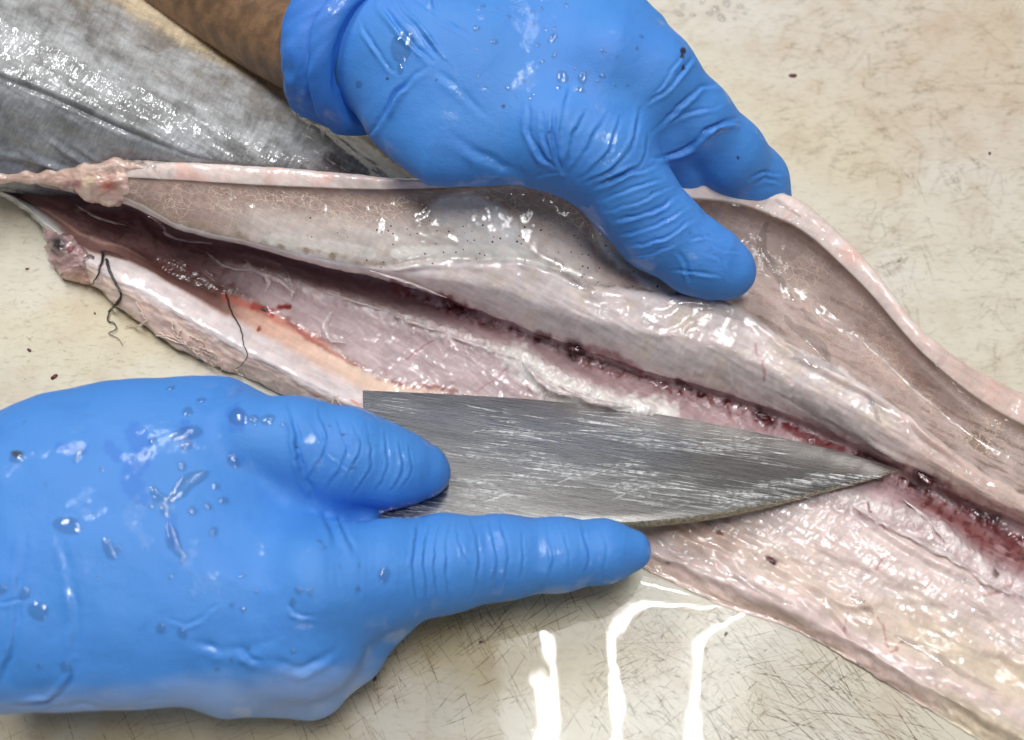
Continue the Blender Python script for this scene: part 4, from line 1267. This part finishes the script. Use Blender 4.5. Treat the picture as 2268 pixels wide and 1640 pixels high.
    Vh = (B + (A - B) * ts[:, None])[:, None] + wv[:, None, None] * (np.cos(a)[None, :, None] * sd + .62 * np.sin(a)[None, :, None] * KN)
    Fh = [[i*20+j, i*20+(j+1) % 20, (i+1)*20+(j+1) % 20, (i+1)*20+j] for i in range(k-1) for j in range(20)]
    Fh += [list(range(20))[::-1], [(k-1)*20+j for j in range(20)]]
    add_obj('handle', new_mesh('handle', Vh.reshape(-1, 3), Fh, mat_plain('dark_grip', (60, 56, 52), .5, bump=.0005)), parent=kn)


build_knife()

# ------------------------------------------------------------------ gloved hands
BLUE = (74, 141, 217)


def wrinkle(V, N, px, py, lines, mask=None):
    D = np.zeros(len(V))
    wx = px + 7 * fbm(px / 45, py / 45, 3, 401); wy = py + 7 * fbm(px / 45, py / 45, 3, 402)
    am = .55 + 1.3 * np.clip(.4 + fbm(px / 60, py / 60, 2, 403), 0, 1)
    for pts, wd, hh in lines:
        wd = wd * .68
        d, s, t = dist_line(wx, wy, pts, wd * 5)
        e = am * np.sin(np.clip(t, 0.02, .98) * math.pi) ** .55
        sd = d * s
        D += .72 * hh * e * (-np.exp(-(d / (wd * .8)) ** 2) + .75 * np.exp(-((sd - 1.9 * wd) / (1.1 * wd)) ** 2) * (d < wd * 5))
    if mask is not None: D *= mask
    return D


def front(V, N):
    d = CAM - V
    d /= np.linalg.norm(d, axis=1, keepdims=True)
    return sstep(.0, .25, (N * d).sum(1))


def drop_mesh(name, s):
    n = 7; m = 16
    ph = np.linspace(0, 2 * math.pi, m, endpoint=False)
    V = [(0, 0, .30)]
    for t in np.linspace(0, 1, n)[1:]:
        for p in ph:
            rr = t * (1 + .10 * math.sin(2 * p + s) + .06 * math.sin(3 * p + 2 * s))
            V.append((math.cos(p) * rr, math.sin(p) * rr, .30 * (1 - t ** 2.4) - .01))
    F = [[0, 1 + j, 1 + (j + 1) % m] for j in range(m)]
    for i in range(n - 2):
        for j in range(m):
            F.append([1+i*m+j, 1+(i+1)*m+j, 1+(i+1)*m+(j+1) % m, 1+i*m+(j+1) % m])
    return new_mesh(name, V, F, M_DROP)


DROPS = [drop_mesh('water_drop', s * 1.3) for s in range(5)]


def scatter_drops(parent, V, N, px, py, spots, seed):
    r = np.random.default_rng(seed)
    fr = front(V, N) > .5
    idx = np.nonzero(fr)[0]
    cd_ = np.linalg.norm(V[idx] - CAM, axis=1)
    for i, (x, y, rad, st, an) in enumerate(spots):
        d = (px[idx] - x) ** 2 + (py[idx] - y) ** 2
        near = d < 40
        if not near.any(): continue
        k = idx[near][np.argmin(cd_[near])]
        o = bpy.data.objects.new('water_drop', DROPS[i % 5]); LINK(o); o.parent = parent
        o.matrix_parent_inverse = parent.matrix_world.inverted()
        n = Vector(N[k]); q = n.to_track_quat('Z', 'Y')
        from mathutils import Quaternion
        o.rotation_mode = 'QUATERNION'; o.rotation_quaternion = q @ Quaternion((0, 0, 1), an)
        o.location = Vector(V[k] * .01); o.scale = (rad * 1.25, rad * st * 1.25, rad)


def trail(parent, V, N, px, py, pts, r, name='water_trail'):
    fr = np.nonzero(front(V, N) > .5)[0]
    cd_ = np.linalg.norm(V[fr] - CAM, axis=1)
    Q = curve_pts(pts, 26)
    P = []; NN = []
    for x, y in Q:
        d = (px[fr] - x) ** 2 + (py[fr] - y) ** 2
        m = d < 60
        k = fr[m][np.argmin(cd_[m])] if m.any() else fr[np.argmin(d)]
        P.append(V[k]); NN.append(N[k])
    P = np.array(P); NN = np.array(NN)
    ker = np.ones(5) / 5
    P = np.stack([np.convolve(np.pad(P[:, i], 2, mode='edge'), ker, 'valid') for i in range(3)], 1)
    T = np.gradient(P, axis=0); T /= np.linalg.norm(T, axis=1, keepdims=True) + 1e-9
    B = np.cross(NN, T)
    a = np.linspace(0, math.pi, 9)
    tt = np.linspace(0, 1, 26)
    rr = r * np.clip(np.sin(np.clip(tt, .02, .98) * math.pi), .1, 1) ** .6 * (1 + .35 * fbm(tt * 5, tt * 0 + r * 31, 2, 3))
    G = P[:, None] + rr[:, None, None] * (np.cos(a)[None, :, None] * B[:, None] + (.22 * np.sin(a) ** 1.5)[None, :, None] * NN[:, None]) - .01 * NN[:, None]
    add_obj(name, new_mesh(name, G.reshape(-1, 3), grid_faces(26, 9), M_DROP), parent=parent)


# water lying on the opened fish: runnels that mirror the lamps
def fish_runnels():
    rows = np.nonzero((FV[:, 0] > 2.2) & (FV[:, 0] < 19.3))[0]
    q = (slice(rows[0], rows[-1] + 1), slice(None, None, 2))
    A = FP[q].reshape(-1, 3); B = FN[q].reshape(-1, 3); x = FX[q].ravel(); y = FY[q].ravel()
    for pts, r in [([(1702, 486), (1692, 520), (1694, 560), (1716, 592), (1740, 628), (1770, 668)], .17), ([(1745, 690), (1752, 712), (1790, 735), (1825, 768), (1845, 800)], .34),
                   ([(1776, 676), (1800, 700), (1828, 724)], .2), ([(1680, 690), (1700, 702), (1728, 722), (1752, 740)], .2), ([(1480, 658), (1540, 672), (1600, 684), (1660, 702), (1712, 736)], .22), ([(1740, 760), (1780, 790), (1850, 815), (1880, 835)], .18),
                   ([(1230, 560), (1245, 585), (1262, 612), (1290, 632)], .2), ([(1250, 615), (1290, 630), (1330, 648)], .12), ([(1720, 880), (1790, 905), (1860, 945), (1930, 985)], .26), ([(1760, 925), (1830, 960), (1880, 990)], .16),
                   ([(1600, 1262), (1660, 1288), (1720, 1318), (1790, 1356)], .14), ([(1880, 1310), (1910, 1340), (1940, 1368)], .16), ([(1980, 1400), (2060, 1440), (2140, 1490), (2230, 1530)], .2),
                   ([(1690, 425), (1740, 455), (1790, 490)], .08), ([(2010, 1180), (2080, 1205), (2150, 1260)], .12), ([(1900, 870), (1940, 905), (1960, 950)], .1)]:
        try: trail(fish, A, B, x, y, pts, r, 'water_runnel')
        except Exception as e: print('runnel', e)


fish_runnels()


def glove_colour(px, py, n):
    C = np.empty((n, 3)); C[:] = lin(BLUE)
    return C


def wpoly(pts, z):
    return [at(x, y, z)[:2] for x, y in pts]


def build_knife_hand():
    root = empty('gloved_hand', at(300, 1250, 0), 'blue gloved hand gripping the knife, index finger along the blade back', 'hand')
    pl = [(-170, 985), (0, 925), (100, 880), (250, 848), (430, 832), (520, 834), (590, 868), (625, 905), (640, 1010), (655, 1110), (760, 1185), (860, 1225), (885, 1330), (820, 1400), (792, 1470), (752, 1520), (680, 1552), (560, 1552), (400, 1562), (200, 1574), (0, 1582), (-170, 1590)]
    zc = 4.0
    lo = at(-170, 1640, 0) + [-.8, -1.2, 0]; hi = at(1500, 780, 6)
    s = SDF([lo[0], lo[1], 0.05], [hi[0] + .5, hi[1] + 1.2, 8.2], .105)
    P = wpoly(pl, zc)
    s.slab(P, lambda x, y: 4.1 - .07 * (x + 17) * .5, lambda x, y: 2.35 - .035 * (x + 17), 4.2, 0)
    # thumb on the blade face
    s.chain(ch((560, 980, 4.2, 1.4), (660, 995, 4.0, 1.42), (765, 1012, 3.8, 1.36), (860, 1036, 3.35, 1.16), (922, 1044, 3.05, .86), (945, 1046, 2.98, .62)), .3)
    # index along the back of the blade
    s.chain(ch((640, 1090, 3.4, 1.2), (720, 1125, 3.0, .85), (800, 1150, 2.75, .55)), .4)
    s.chain(ch((700, 1300, 4.0, 1.75), (860, 1272, 3.5, 1.42), (985, 1248, 3.05, 1.34), (1110, 1236, 2.75, 1.14), (1240, 1228, 2.55, 1.0), (1340, 1222, 2.42, .86), (1398, 1220, 2.36, .6)), .45)
    # fingers curled under round the handle
    s.chain(ch((700, 1330, 3.4, 1.4), (835, 1345, 2.5, 1.05), (800, 1300, 1.45, .95), (640, 1230, 1.35, .9)), .5)
    s.chain(ch((620, 1420, 3.2, 1.4), (770, 1430, 2.3, 1.05), (730, 1370, 1.35, .95), (580, 1290, 1.3, .85)), .5)
    s.chain(ch((520, 1480, 3.0, 1.3), (690, 1505, 2.1, 1.0), (650, 1450, 1.3, .85), (520, 1370, 1.25, .8)), .5)
    V, F = s.mesh()
    V, F, N = subdivided(V, F, 1)
    px, py = proj(V)
    D = .05 * fbm(px / 130, py / 130, 2, 90) + .008 * fbm(px / 30, py / 30, 3, 92)
    L = [([(640, 880), (655, 950), (668, 1030), (695, 1105)], 9, .13), ([(695, 1100), (730, 1160), (745, 1210)], 12, .05), ([(745, 1125), (770, 1190), (790, 1230)], 9, .05),
         ([(708, 905), (725, 974), (683, 1066)], 6, .06), ([(745, 925), (768, 995), (722, 1085)], 5, .055), ([(690, 940), (720, 1000), (700, 1060)], 5, .05),
         ([(812, 945), (825, 1024), (783, 1098)], 5, .055), ([(780, 935), (800, 985), (760, 1070)], 4.5, .045), ([(850, 960), (860, 1030), (830, 1098)], 5, .05), ([(883, 974), (895, 1032), (866, 1091)], 5, .05),
         ([(905, 985), (912, 1030), (890, 1085)], 4, .035), ([(735, 955), (780, 960), (840, 975)], 5, .03), ([(725, 1000), (760, 1030), (790, 1070)], 4, .03),
         ([(932, 1152), (915, 1250), (930, 1345)], 6, .06), ([(955, 1150), (940, 1250), (950, 1342)], 5, .06), ([(978, 1148), (962, 1250), (972, 1338)], 5, .055), ([(1002, 1148), (988, 1240), (995, 1335)], 5, .05),
         ([(1045, 1150), (1062, 1230), (1048, 1330)], 6, .05), ([(1085, 1152), (1102, 1240), (1088, 1325)], 6, .055), ([(1110, 1152), (1126, 1230), (1112, 1320)], 5, .045), ([(1150, 1154), (1160, 1230), (1150, 1312)], 5, .03),
         ([(1208, 1156), (1225, 1230), (1210, 1310)], 5.5, .05), ([(1290, 1158), (1304, 1230), (1288, 1295)], 6, .05), ([(1330, 1165), (1345, 1230), (1330, 1285)], 5, .035), ([(1012, 1160), (1030, 1230), (1080, 1290)], 5, .035), ([(1240, 1160), (1262, 1240), (1255, 1300)], 4.5, .035),
         ([(167, 1470), (150, 1520), (110, 1555), (33, 1569)], 10, .10), ([(42, 1330), (28, 1440), (0, 1520)], 10, .08), ([(-60, 1340), (0, 1335), (70, 1325)], 6, .05),
         ([(375, 1372), (420, 1382), (480, 1338)], 6, .045), ([(640, 1340), (660, 1360), (695, 1368)], 6, .045), ([(530, 1430), (560, 1460), (580, 1465)], 12, .06), ([(270, 1570), (310, 1565), (345, 1545)], 7, .06),
         ([(140, 1200), (170, 1350), (165, 1480)], 14, .035), ([(60, 1180), (45, 1280), (40, 1340)], 12, .03), ([(100, 1575), (180, 1560), (250, 1575)], 7, .05), ([(600, 1460), (660, 1480), (740, 1440)], 14, .06), ([(430, 1420), (520, 1440), (600, 1420)], 18, .05)]
    D += wrinkle(V, N, px, py, L, front(V, N))
    # fine stretch creases round both fingers
    ft = front(V, N)
    D += ft * .010 * fbm(px / 9 + .3 * fbm(px / 60, py / 60, 2, 5), py / 110, 3, 91) * sstep(680, 760, px)
    V = V + N * D[:, None]
    V[:, 2] = np.maximum(V[:, 2], .03)
    C = glove_colour(px, py, len(V))
    paint(C, .22 * sstep(-.1, .3, fbm(px / 200, py / 200, 3, 95)), (86, 146, 226))
    # colour turns paler along the lower side of the hand
    nb = fbm(px / 120, py / 30, 4, 96)
    paint(C, sstep(1455, 1530, py - .08 * (700 - px) + 22 * nb) * .62 * (px < 900), (172, 194, 232))
    # darker wet marks
    for pts, wd in [([(300, 960), (315, 1000), (290, 1060), (310, 1100)], 26), ([(410, 940), (412, 985)], 13), ([(520, 915), (525, 940)], 22), ([(130, 990), (190, 998)], 10), ([(240, 990), (262, 1012)], 16), ([(515, 1010), (530, 1022)], 14), ([(380, 1150), (385, 1200)], 14)]:
        d, _, _ = dist_line(px, py, pts, wd * 3)
        paint(C, .4 * (1 - sstep(wd * .75, wd * 1.05, d + 9 * fbm(px / 14, py / 14, 3, 97))), (44, 108, 204))
    for x, y, r_ in [(760, 962, 6), (657, 990, 5), (38, 1006, 13), (30, 1004, 8)]:
        paint(C, .9 * (1 - sstep(r_ * .6, r_, np.hypot(px - x, (py - y) * 1.3))), (62, 62, 74))
    me = new_mesh('glove', V, F, M_GLOVE, cols={'col': C})
    g = add_obj('glove', me, parent=root, label='loose blue nitrile glove wet with drops')
    rr = np.random.default_rng(31)
    spots = [(378, 852, .1, 1, 0), (445, 880, .1, 1, 0), (415, 908, .12, 1.3, 0), (528, 918, .22, 1.1, 0), (562, 922, .12, 1, 0), (592, 925, .16, 1, 0), (412, 955, .16, 2.4, .1), (412, 985, .1, 1.4, 0), (335, 975, .1, 1, 0), (170, 1006, .1, 1.8, 0),
             (516, 1018, .14, 1.2, .3), (38, 1008, .16, 1, 0), (402, 1028, .09, 1.4, 1), (480, 1076, .09, 1, 0), (495, 1103, .09, 1.3, 0), (464, 1120, .09, 1, 0), (428, 1127, .1, 1.1, 0), (472, 1172, .1, 1.2, 0), (145, 1165, .20, 1.5, -.4), (240, 1215, .13, 1.9, -.2),
             (335, 1120, .07, 1, 0), (855, 1276, .15, 1, 0), (657, 1308, .09, 1, 0), (682, 1318, .07, 1, 0), (645, 1336, .09, 1, 0), (50, 1312, .12, 1.2, 0), (82, 1355, .16, 1.5, .9), (402, 1408, .1, 1.4, 0), (143, 1482, .12, 1, 0), (355, 1395, .11, 1, 0), (5, 1302, .1, 1, 0), (710, 1196, .06, 1, 0), (400, 1240, .07, 1, 0), (535, 1355, .07, 1, 0), (795, 1303, .07, 1, 0)]
    spots += [(rr.uniform(20, 800), rr.uniform(900, 1500), rr.uniform(.03, .06), rr.uniform(1, 1.6), rr.uniform(0, 3)) for _ in range(26)]
    scatter_drops(root, V, N, px, py, spots, 3)
    trail(root, V, N, px, py, [(332, 1068), (345, 1095), (362, 1108), (366, 1130), (370, 1142)], .20)
    trail(root, V, N, px, py, [(362, 1106), (390, 1092), (415, 1062), (445, 1050), (470, 1040)], .24)
    trail(root, V, N, px, py, [(370, 1148), (376, 1172), (384, 1200), (398, 1222), (420, 1224)], .18)
    return root


build_knife_hand()


def build_holding_hand():
    root = empty('gloved_hand', at(1150, 300, 0), 'blue gloved hand pressing its thumb into the lifted belly flap', 'hand')
    lo = at(640, 480, 0); hi = at(1800, -200, 6)
    q0 = at(1600, 680, 4.0); s = SDF([lo[0] + .5, q0[1] - .6, 1.2], [hi[0] - .6, hi[1] + .5, 10.2], .105)
    pl = [(810, 292), (805, 200), (800, 100), (805, -10), (850, -70), (1000, -120), (1200, -120), (1280, -80), (1335, -25), (1405, 30), (1468, 85), (1500, 150), (1485, 240), (1440, 330), (1400, 390), (1310, 405), (1240, 392), (1150, 396), (1000, 404), (940, 402), (870, 352), (822, 312)]
    P = wpoly(pl, 6.0)
    y0 = at(1100, 400, 6.0)[1]; y1 = at(1100, 0, 6.0)[1]
    s.slab(P, lambda x, y: 6.0 + .75 * (y - y0) / (y1 - y0), lambda x, y: 1.75 + 0 * x, 3.6, 0)
    s.chain(ch((1040, 150, 6.3, 2.1), (900, 135, 6.4, 2.0), (770, 95, 5.9, 1.95)), .9)
    s.chain(ch((1230, 300, 6.3, 1.6), (1330, 345, 5.8, 1.58), (1395, 430, 5.1, 1.36), (1462, 512, 4.45, 1.24), (1545, 570, 3.95, 1.12), (1595, 594, 3.75, .98), (1618, 602, 3.7, .74)), .5)
    s.chain(ch((1340, 150, 6.8, 1.7), (1440, 185, 6.4, 1.45), (1532, 268, 5.5, 1.22), (1610, 342, 4.4, 1.15), (1668, 404, 3.2, 1.1), (1690, 470, 2.3, 1.0)), .6)
    s.chain(ch((1400, 200, 6.2, 1.7), (1462, 290, 5.2, 1.35), (1505, 350, 4.1, 1.15), (1530, 420, 2.9, 1.0)), .12)
    s.chain(ch((1300, 220, 5.8, 1.5), (1380, 330, 4.6, 1.1), (1410, 400, 3.4, .95), (1430, 450, 2.4, .85)), .4)
    V, F = s.mesh()
    V, F, N = subdivided(V, F, 1)
    px, py = proj(V)
    D = .05 * fbm(px / 130, py / 130, 2, 190) + .008 * fbm(px / 30, py / 30, 3, 192)
    L = [([(1171, 233), (1175, 300), (1200, 345), (1238, 380)], 8, .10), ([(1229, 250), (1228, 320), (1246, 382)], 7, .12), ([(1200, 240), (1205, 310), (1240, 378)], 6, .06), ([(1296, 250), (1266, 320), (1250, 385)], 7, .08), ([(1262, 180), (1250, 250), (1240, 330)], 7, .05),
         ([(1340, 260), (1300, 330), (1262, 388)], 7, .07), ([(1375, 265), (1345, 340), (1280, 398)], 6, .07), ([(1417, 242), (1408, 308), (1358, 375), (1290, 408)], 7, .08), ([(1440, 300), (1420, 360), (1350, 400), (1310, 415)], 6, .06),
         ([(1313, 422), (1379, 388), (1452, 368)], 6, .07), ([(1329, 445), (1404, 415), (1468, 395)], 6, .06), ([(1345, 468), (1410, 448), (1490, 412)], 5.5, .06), ([(1359, 490), (1421, 476), (1508, 432)], 6, .075), ([(1371, 518), (1442, 503), (1524, 460)], 5.5, .06),
         ([(1392, 545), (1463, 530), (1540, 482)], 5.5, .06), ([(1405, 570), (1450, 560), (1500, 540)], 5, .04), ([(1505, 560), (1520, 590), (1530, 630)], 6, .05), ([(1560, 560), (1600, 575), (1615, 620)], 6, .05), ([(1540, 500), (1575, 540), (1640, 560)], 5, .04), ([(1480, 600), (1530, 600), (1600, 612)], 5, .045), ([(1530, 530), (1560, 525), (1600, 530)], 5, .045),
         ([(1439, 225), (1480, 196), (1539, 121)], 6, .08), ([(1450, 205), (1478, 170), (1510, 120)], 5, .05), ([(1447, 292), (1510, 233), (1555, 192), (1592, 188)], 7, .11), ([(1526, 329), (1568, 288), (1632, 262)], 7, .11), ([(1455, 352), (1520, 330), (1560, 300)], 8, .12),
         ([(1545, 300), (1590, 275), (1640, 272)], 5, .05), ([(1660, 398), (1697, 384), (1728, 386)], 6, .07), ([(1670, 410), (1700, 398), (1726, 404)], 5, .05), ([(1470, 280), (1530, 250), (1600, 230)], 6, .04),
         ([(845, 10), (890, 70), (955, 135)], 8, .11), ([(880, 0), (930, 60), (985, 130)], 7, -.09), ([(817, 300), (850, 250), (880, 205), (950, 146)], 9, .12), ([(800, 60), (840, 120), (870, 160)], 6, .06), ([(955, -40), (962, 0), (968, 35)], 8, .07), ([(920, 0), (950, 20), (975, 45)], 6, .05), ([(968, 35), (1010, 60), (1060, 90)], 7, .04),
         ([(960, 150), (1020, 200), (1080, 260)], 12, .03), ([(1000, 300), (1080, 350), (1170, 390)], 16, .06), ([(1180, 392), (1215, 388), (1245, 386)], 5, .05)]
    fr = front(V, N)
    D += wrinkle(V, N, px, py, L, fr)
    D += fr * .005 * fbm(px / 70, py / 9, 3, 191) * sstep(1330, 1420, px + .6 * (py - 350))
    V = V + N * D[:, None]
    C = glove_colour(px, py, len(V))
    paint(C, .25 * sstep(-.1, .3, fbm(px / 200, py / 200, 3, 195)), (84, 140, 226))
    for x, y, r_ in [(1512, 114, 8), (1510, 126, 5), (1514, 150, 6), (968, 178, 3), (1115, 236, 4), (858, 175, 3), (1216, 293, 3), (1635, 350, 4)]:
        paint(C, .95 * (1 - sstep(r_ * .6, r_, np.hypot(px - x, (py - y) * .8))), (48, 34, 34))
    me = new_mesh('glove', V, F, M_GLOVE, cols={'col': C})
    g = add_obj('glove', me, parent=root, label='creased blue nitrile glove')
    # rolled cuff: a crumpled flared sleeve turned back on itself
    A = at(872, 135, 6.5); B = at(700, 78, 5.4)
    ax = (B - A) / np.linalg.norm(B - A)
    e1 = np.cross(ax, [0, 0, 1]); e1 /= np.linalg.norm(e1); e2 = np.cross(e1, ax)
    m = 180; prof = [(.55, 1.9), (.5, 2.1), (.45, 2.25), (.5, 2.38), (.6, 2.5), (.85, 2.66), (1.0, 2.72), (1.02, 2.5), (1.0, 2.2), (1.06, 2.1), (1.15, 2.25), (1.35, 2.5), (1.7, 2.68), (2.1, 2.72), (2.45, 2.6), (2.62, 2.4), (2.6, 2.2), (2.4, 2.08), (2.0, 2.02), (1.4, 2.0)]
    pr = curve_pts([(a, b) for a, b in prof], 110)
    a = np.linspace(0, 2 * math.pi, m + 1)
    TT, AA = np.meshgrid(np.arange(110), a, indexing='ij')
    axl = pr[:, 0][:, None]; rad = pr[:, 1][:, None]
    ca = np.cos(AA); sa = np.sin(AA)
    wob = .24 * fbm(ca * 1.2 + TT * .03, sa * 1.2 + TT * .012, 3, 210) + .16 * fbm(ca * 2.6 + TT * .06, sa * 2.6, 3, 212) * sstep(10, 40, TT)
    axw = .35 * fbm(ca * .9 + 3, sa * .9, 2, 214) * sstep(5, 40, TT)
    G = A + (axl + axw)[..., None] * ax + ((rad + wob) * ca)[..., None] * e1 + ((rad + wob) * sa * .92)[..., None] * e2
    Cc = np.empty((G.shape[0] * G.shape[1], 3)); Cc[:] = lin((62, 128, 214))
    me = new_mesh('cuff', G.reshape(-1, 3), grid_faces(110, m + 1), M_GLOVE, cols={'col': Cc})
    add_obj('cuff', me, parent=g, label='rolled back cuff of the glove')
    # forearm
    t = NT('forearm_skin')
    n1 = t.noise(t.P, 1.6, 5, .6); n2 = t.noise(t.mapping(t.P, (1, 4, 1), (0, 0, .6)), 9, 3)
    c = t.mix(t.ramp(n1, .35, .68), tuple(lin((104, 78, 56))), tuple(lin((142, 108, 78))))
    c = t.mix(t.ramp(n2, .55, .75, 0, .35), c, tuple(lin((86, 62, 44))))
    p = t.principled(Base_Color=c, Roughness=.5, Normal=t.bump(t.math('ADD', n2, n1), .0006, .5))
    p.inputs['Subsurface Weight'].default_value = .15; p.inputs['Subsurface Scale'].default_value = .003
    fm = t.finish(p.outputs[0])
    F0 = A + ax * .9; F1 = F0 + np.array([ax[0], ax[1], 0]) * 17 + np.array([0, 4.2, -3.6])
    ts = np.linspace(0, 1, 50); aa = np.linspace(0, 2 * math.pi, 48, endpoint=False)
    r_ = 1.75 + 1.0 * sstep(0, .9, ts)
    ctr = F0 + (F1 - F0) * ts[:, None]; ctr[:, 2] = F0[2] + (2.75 - F0[2]) * (1 - (1 - ts) ** 4.5)
    Vf = ctr[:, None] + r_[:, None, None] * (np.cos(aa)[None, :, None] * e1 * 1.12 + np.sin(aa)[None, :, None] * e2 * .88)
    Vf = Vf + .05 * fbm(np.cos(aa)[None, :] * 2 + ts[:, None] * 6, np.sin(aa)[None, :] * 2, 3, 77)[..., None]
    Ff = [[i*48+j, i*48+(j+1) % 48, (i+1)*48+(j+1) % 48, (i+1)*48+j] for i in range(49) for j in range(48)]
    Ff += [list(range(48))[::-1], [49*48+j for j in range(48)]]
    add_obj('forearm', new_mesh('forearm', Vf.reshape(-1, 3), Ff, fm), parent=root, label='bare brown forearm')
    rr = np.random.default_rng(33)
    spots = [(887, 98, .28, 1.3, .1), (1060, 60, .08, 1, 0), (1098, 88, .08, 1, 0), (880, 155, .08, 1.6, .3), (790, 187, .11, 1, 0), (1290, 170, .12, 1.4, .4), (1245, 165, .14, 1.5, .3), (1290, 195, .1, 1, 0), (1240, 190, .07, 1, 0), (1227, 115, .06, 1.8, 0), (1225, 80, .1, 1.6, .2), (1595, 288, .1, 1, 0), (1560, 150, .07, 1, 0)]
    spots += [(rr.uniform(980, 1480), rr.uniform(5, 230), rr.uniform(.025, .06), rr.uniform(1, 1.8), rr.uniform(0, 3)) for _ in range(34)]
    spots += [(rr.uniform(1340, 1600), rr.uniform(380, 640), rr.uniform(.02, .04), rr.uniform(1, 1.8), rr.uniform(0, 3)) for _ in range(14)]
    scatter_drops(root, V, N, px, py, spots, 4)
    return root


build_holding_hand()

# ------------------------------------------------------------------ water standing on the board and small scraps
def build_water():
    nx, ny = 420, 360
    X, Y = np.meshgrid(np.linspace(-2.5, 22, nx), np.linspace(-17, -1.0, ny))
    px, py = proj(np.stack([X, Y, 0 * X], -1).reshape(-1, 3)); px = px.reshape(X.shape); py = py.reshape(X.shape)
    # height climbs where the film meets the fish
    edge = curve_pts([(1300, 1195), (1450, 1266), (1600, 1334), (1750, 1384), (1900, 1466), (2050, 1560), (2200, 1648), (2420, 1774)], 60)
    we = at(edge[:, 0], edge[:, 1], 0.0)[:, :2]
    d, s, t = dist_line(X, Y, we, 3.0)
    z = .055 + .16 * np.exp(-np.clip(d, 0, 9) / .55) * np.exp(-((np.clip(px, 1300, 2300) - 1450) / 330) ** 2) + .0045 * fbm(X * .5, Y * .45, 2, 301) + .0011 * fbm(X * 1.3, Y * 1.3, 2, 303)
    V = np.stack([X, Y, z], -1).reshape(-1, 3)
    lim = poly_sd(px, py, [(760, 1800), (800, 1560), (1000, 1380), (1150, 1250), (1300, 1150), (1450, 1240), (1600, 1310), (1750, 1360), (1900, 1440), (2050, 1530), (2200, 1620), (2420, 1750), (2420, 1830)]) + 14 * fbm(px / 40, py / 40, 3, 305)
    F = grid_faces(ny, nx)
    keep = (lim.ravel()[F] < 0).all(1)
    me = new_mesh('water', V, F[keep], M_WATER)
    add_obj('water', me, kind='structure', label='shallow film of water on the board below the fish')


build_water()

M_SCRAP = mat_plain('dried_scrap', (96, 40, 30), .4, coat=.3)
scr = [blob_mesh('fish_scrap', M_SCRAP, (.09, .05, .03), s + 10, 7) for s in range(3)]
SCRAPS = [(1756, 168, 1.6, 'red brown scrap on the bare board beside the upper gloved hand'),
          (2192, 340, .9, 'tiny dark fleck alone on the board at the far right, above the fish tail'),
          (65, 776, 1.0, 'small dark red scrap on the yellowed board, topmost of the pair by the left edge'),
          (120, 835, 1.3, 'dark red scrap lying closest to the top of the knife hand'),
          (210, 694, .6, 'tiny red speck beside the curled dark thread hanging off the fish'),
          (60, 596, .8, 'tiny red brown speck on the board beside the gut scrap'),
          (830, 1503, .9, 'black speck on the scored board just off the heel of the knife hand'),
          (1065, 1422, .7, 'small brown speck on the scored board under the index finger'),
          (1608, 1404, .9, 'dark speck at the tip of the bent lamp reflection in the water'),
          (1936, 1483, .8, 'dark speck on the board close below the pale lower flap')]
for i, (x, y, sc, lab) in enumerate(SCRAPS):
    o = add_obj('fish_scrap', scr[i % 3], label=lab, cat='scrap', group='tiny scraps on the board')
    o.location = Vector(at(x, y, .02) * .01); o.scale = (sc, sc, sc); o.rotation_euler = (0, 0, i * 1.3)

rb_ = np.random.default_rng(91)
for i, (x, y, r_) in enumerate([(1512, 12, .13), (1555, 5, .1), (1585, 20, .16), (1610, 8, .18), (1640, 14, .14), (1650, 30, .1), (1572, 30, .13), (1535, 34, .12), (1598, 40, .17), (1505, 32, .14), (1628, 42, .08)]):
    o = add_obj('water_drop', DROPS[i % 5], parent=board)
    o.location = Vector(at(x, y, .006) * .01); o.scale = (r_, r_ * rb_.uniform(.9, 1.4), r_ * 1.5); o.rotation_euler = (0, 0, rb_.uniform(0, 3))
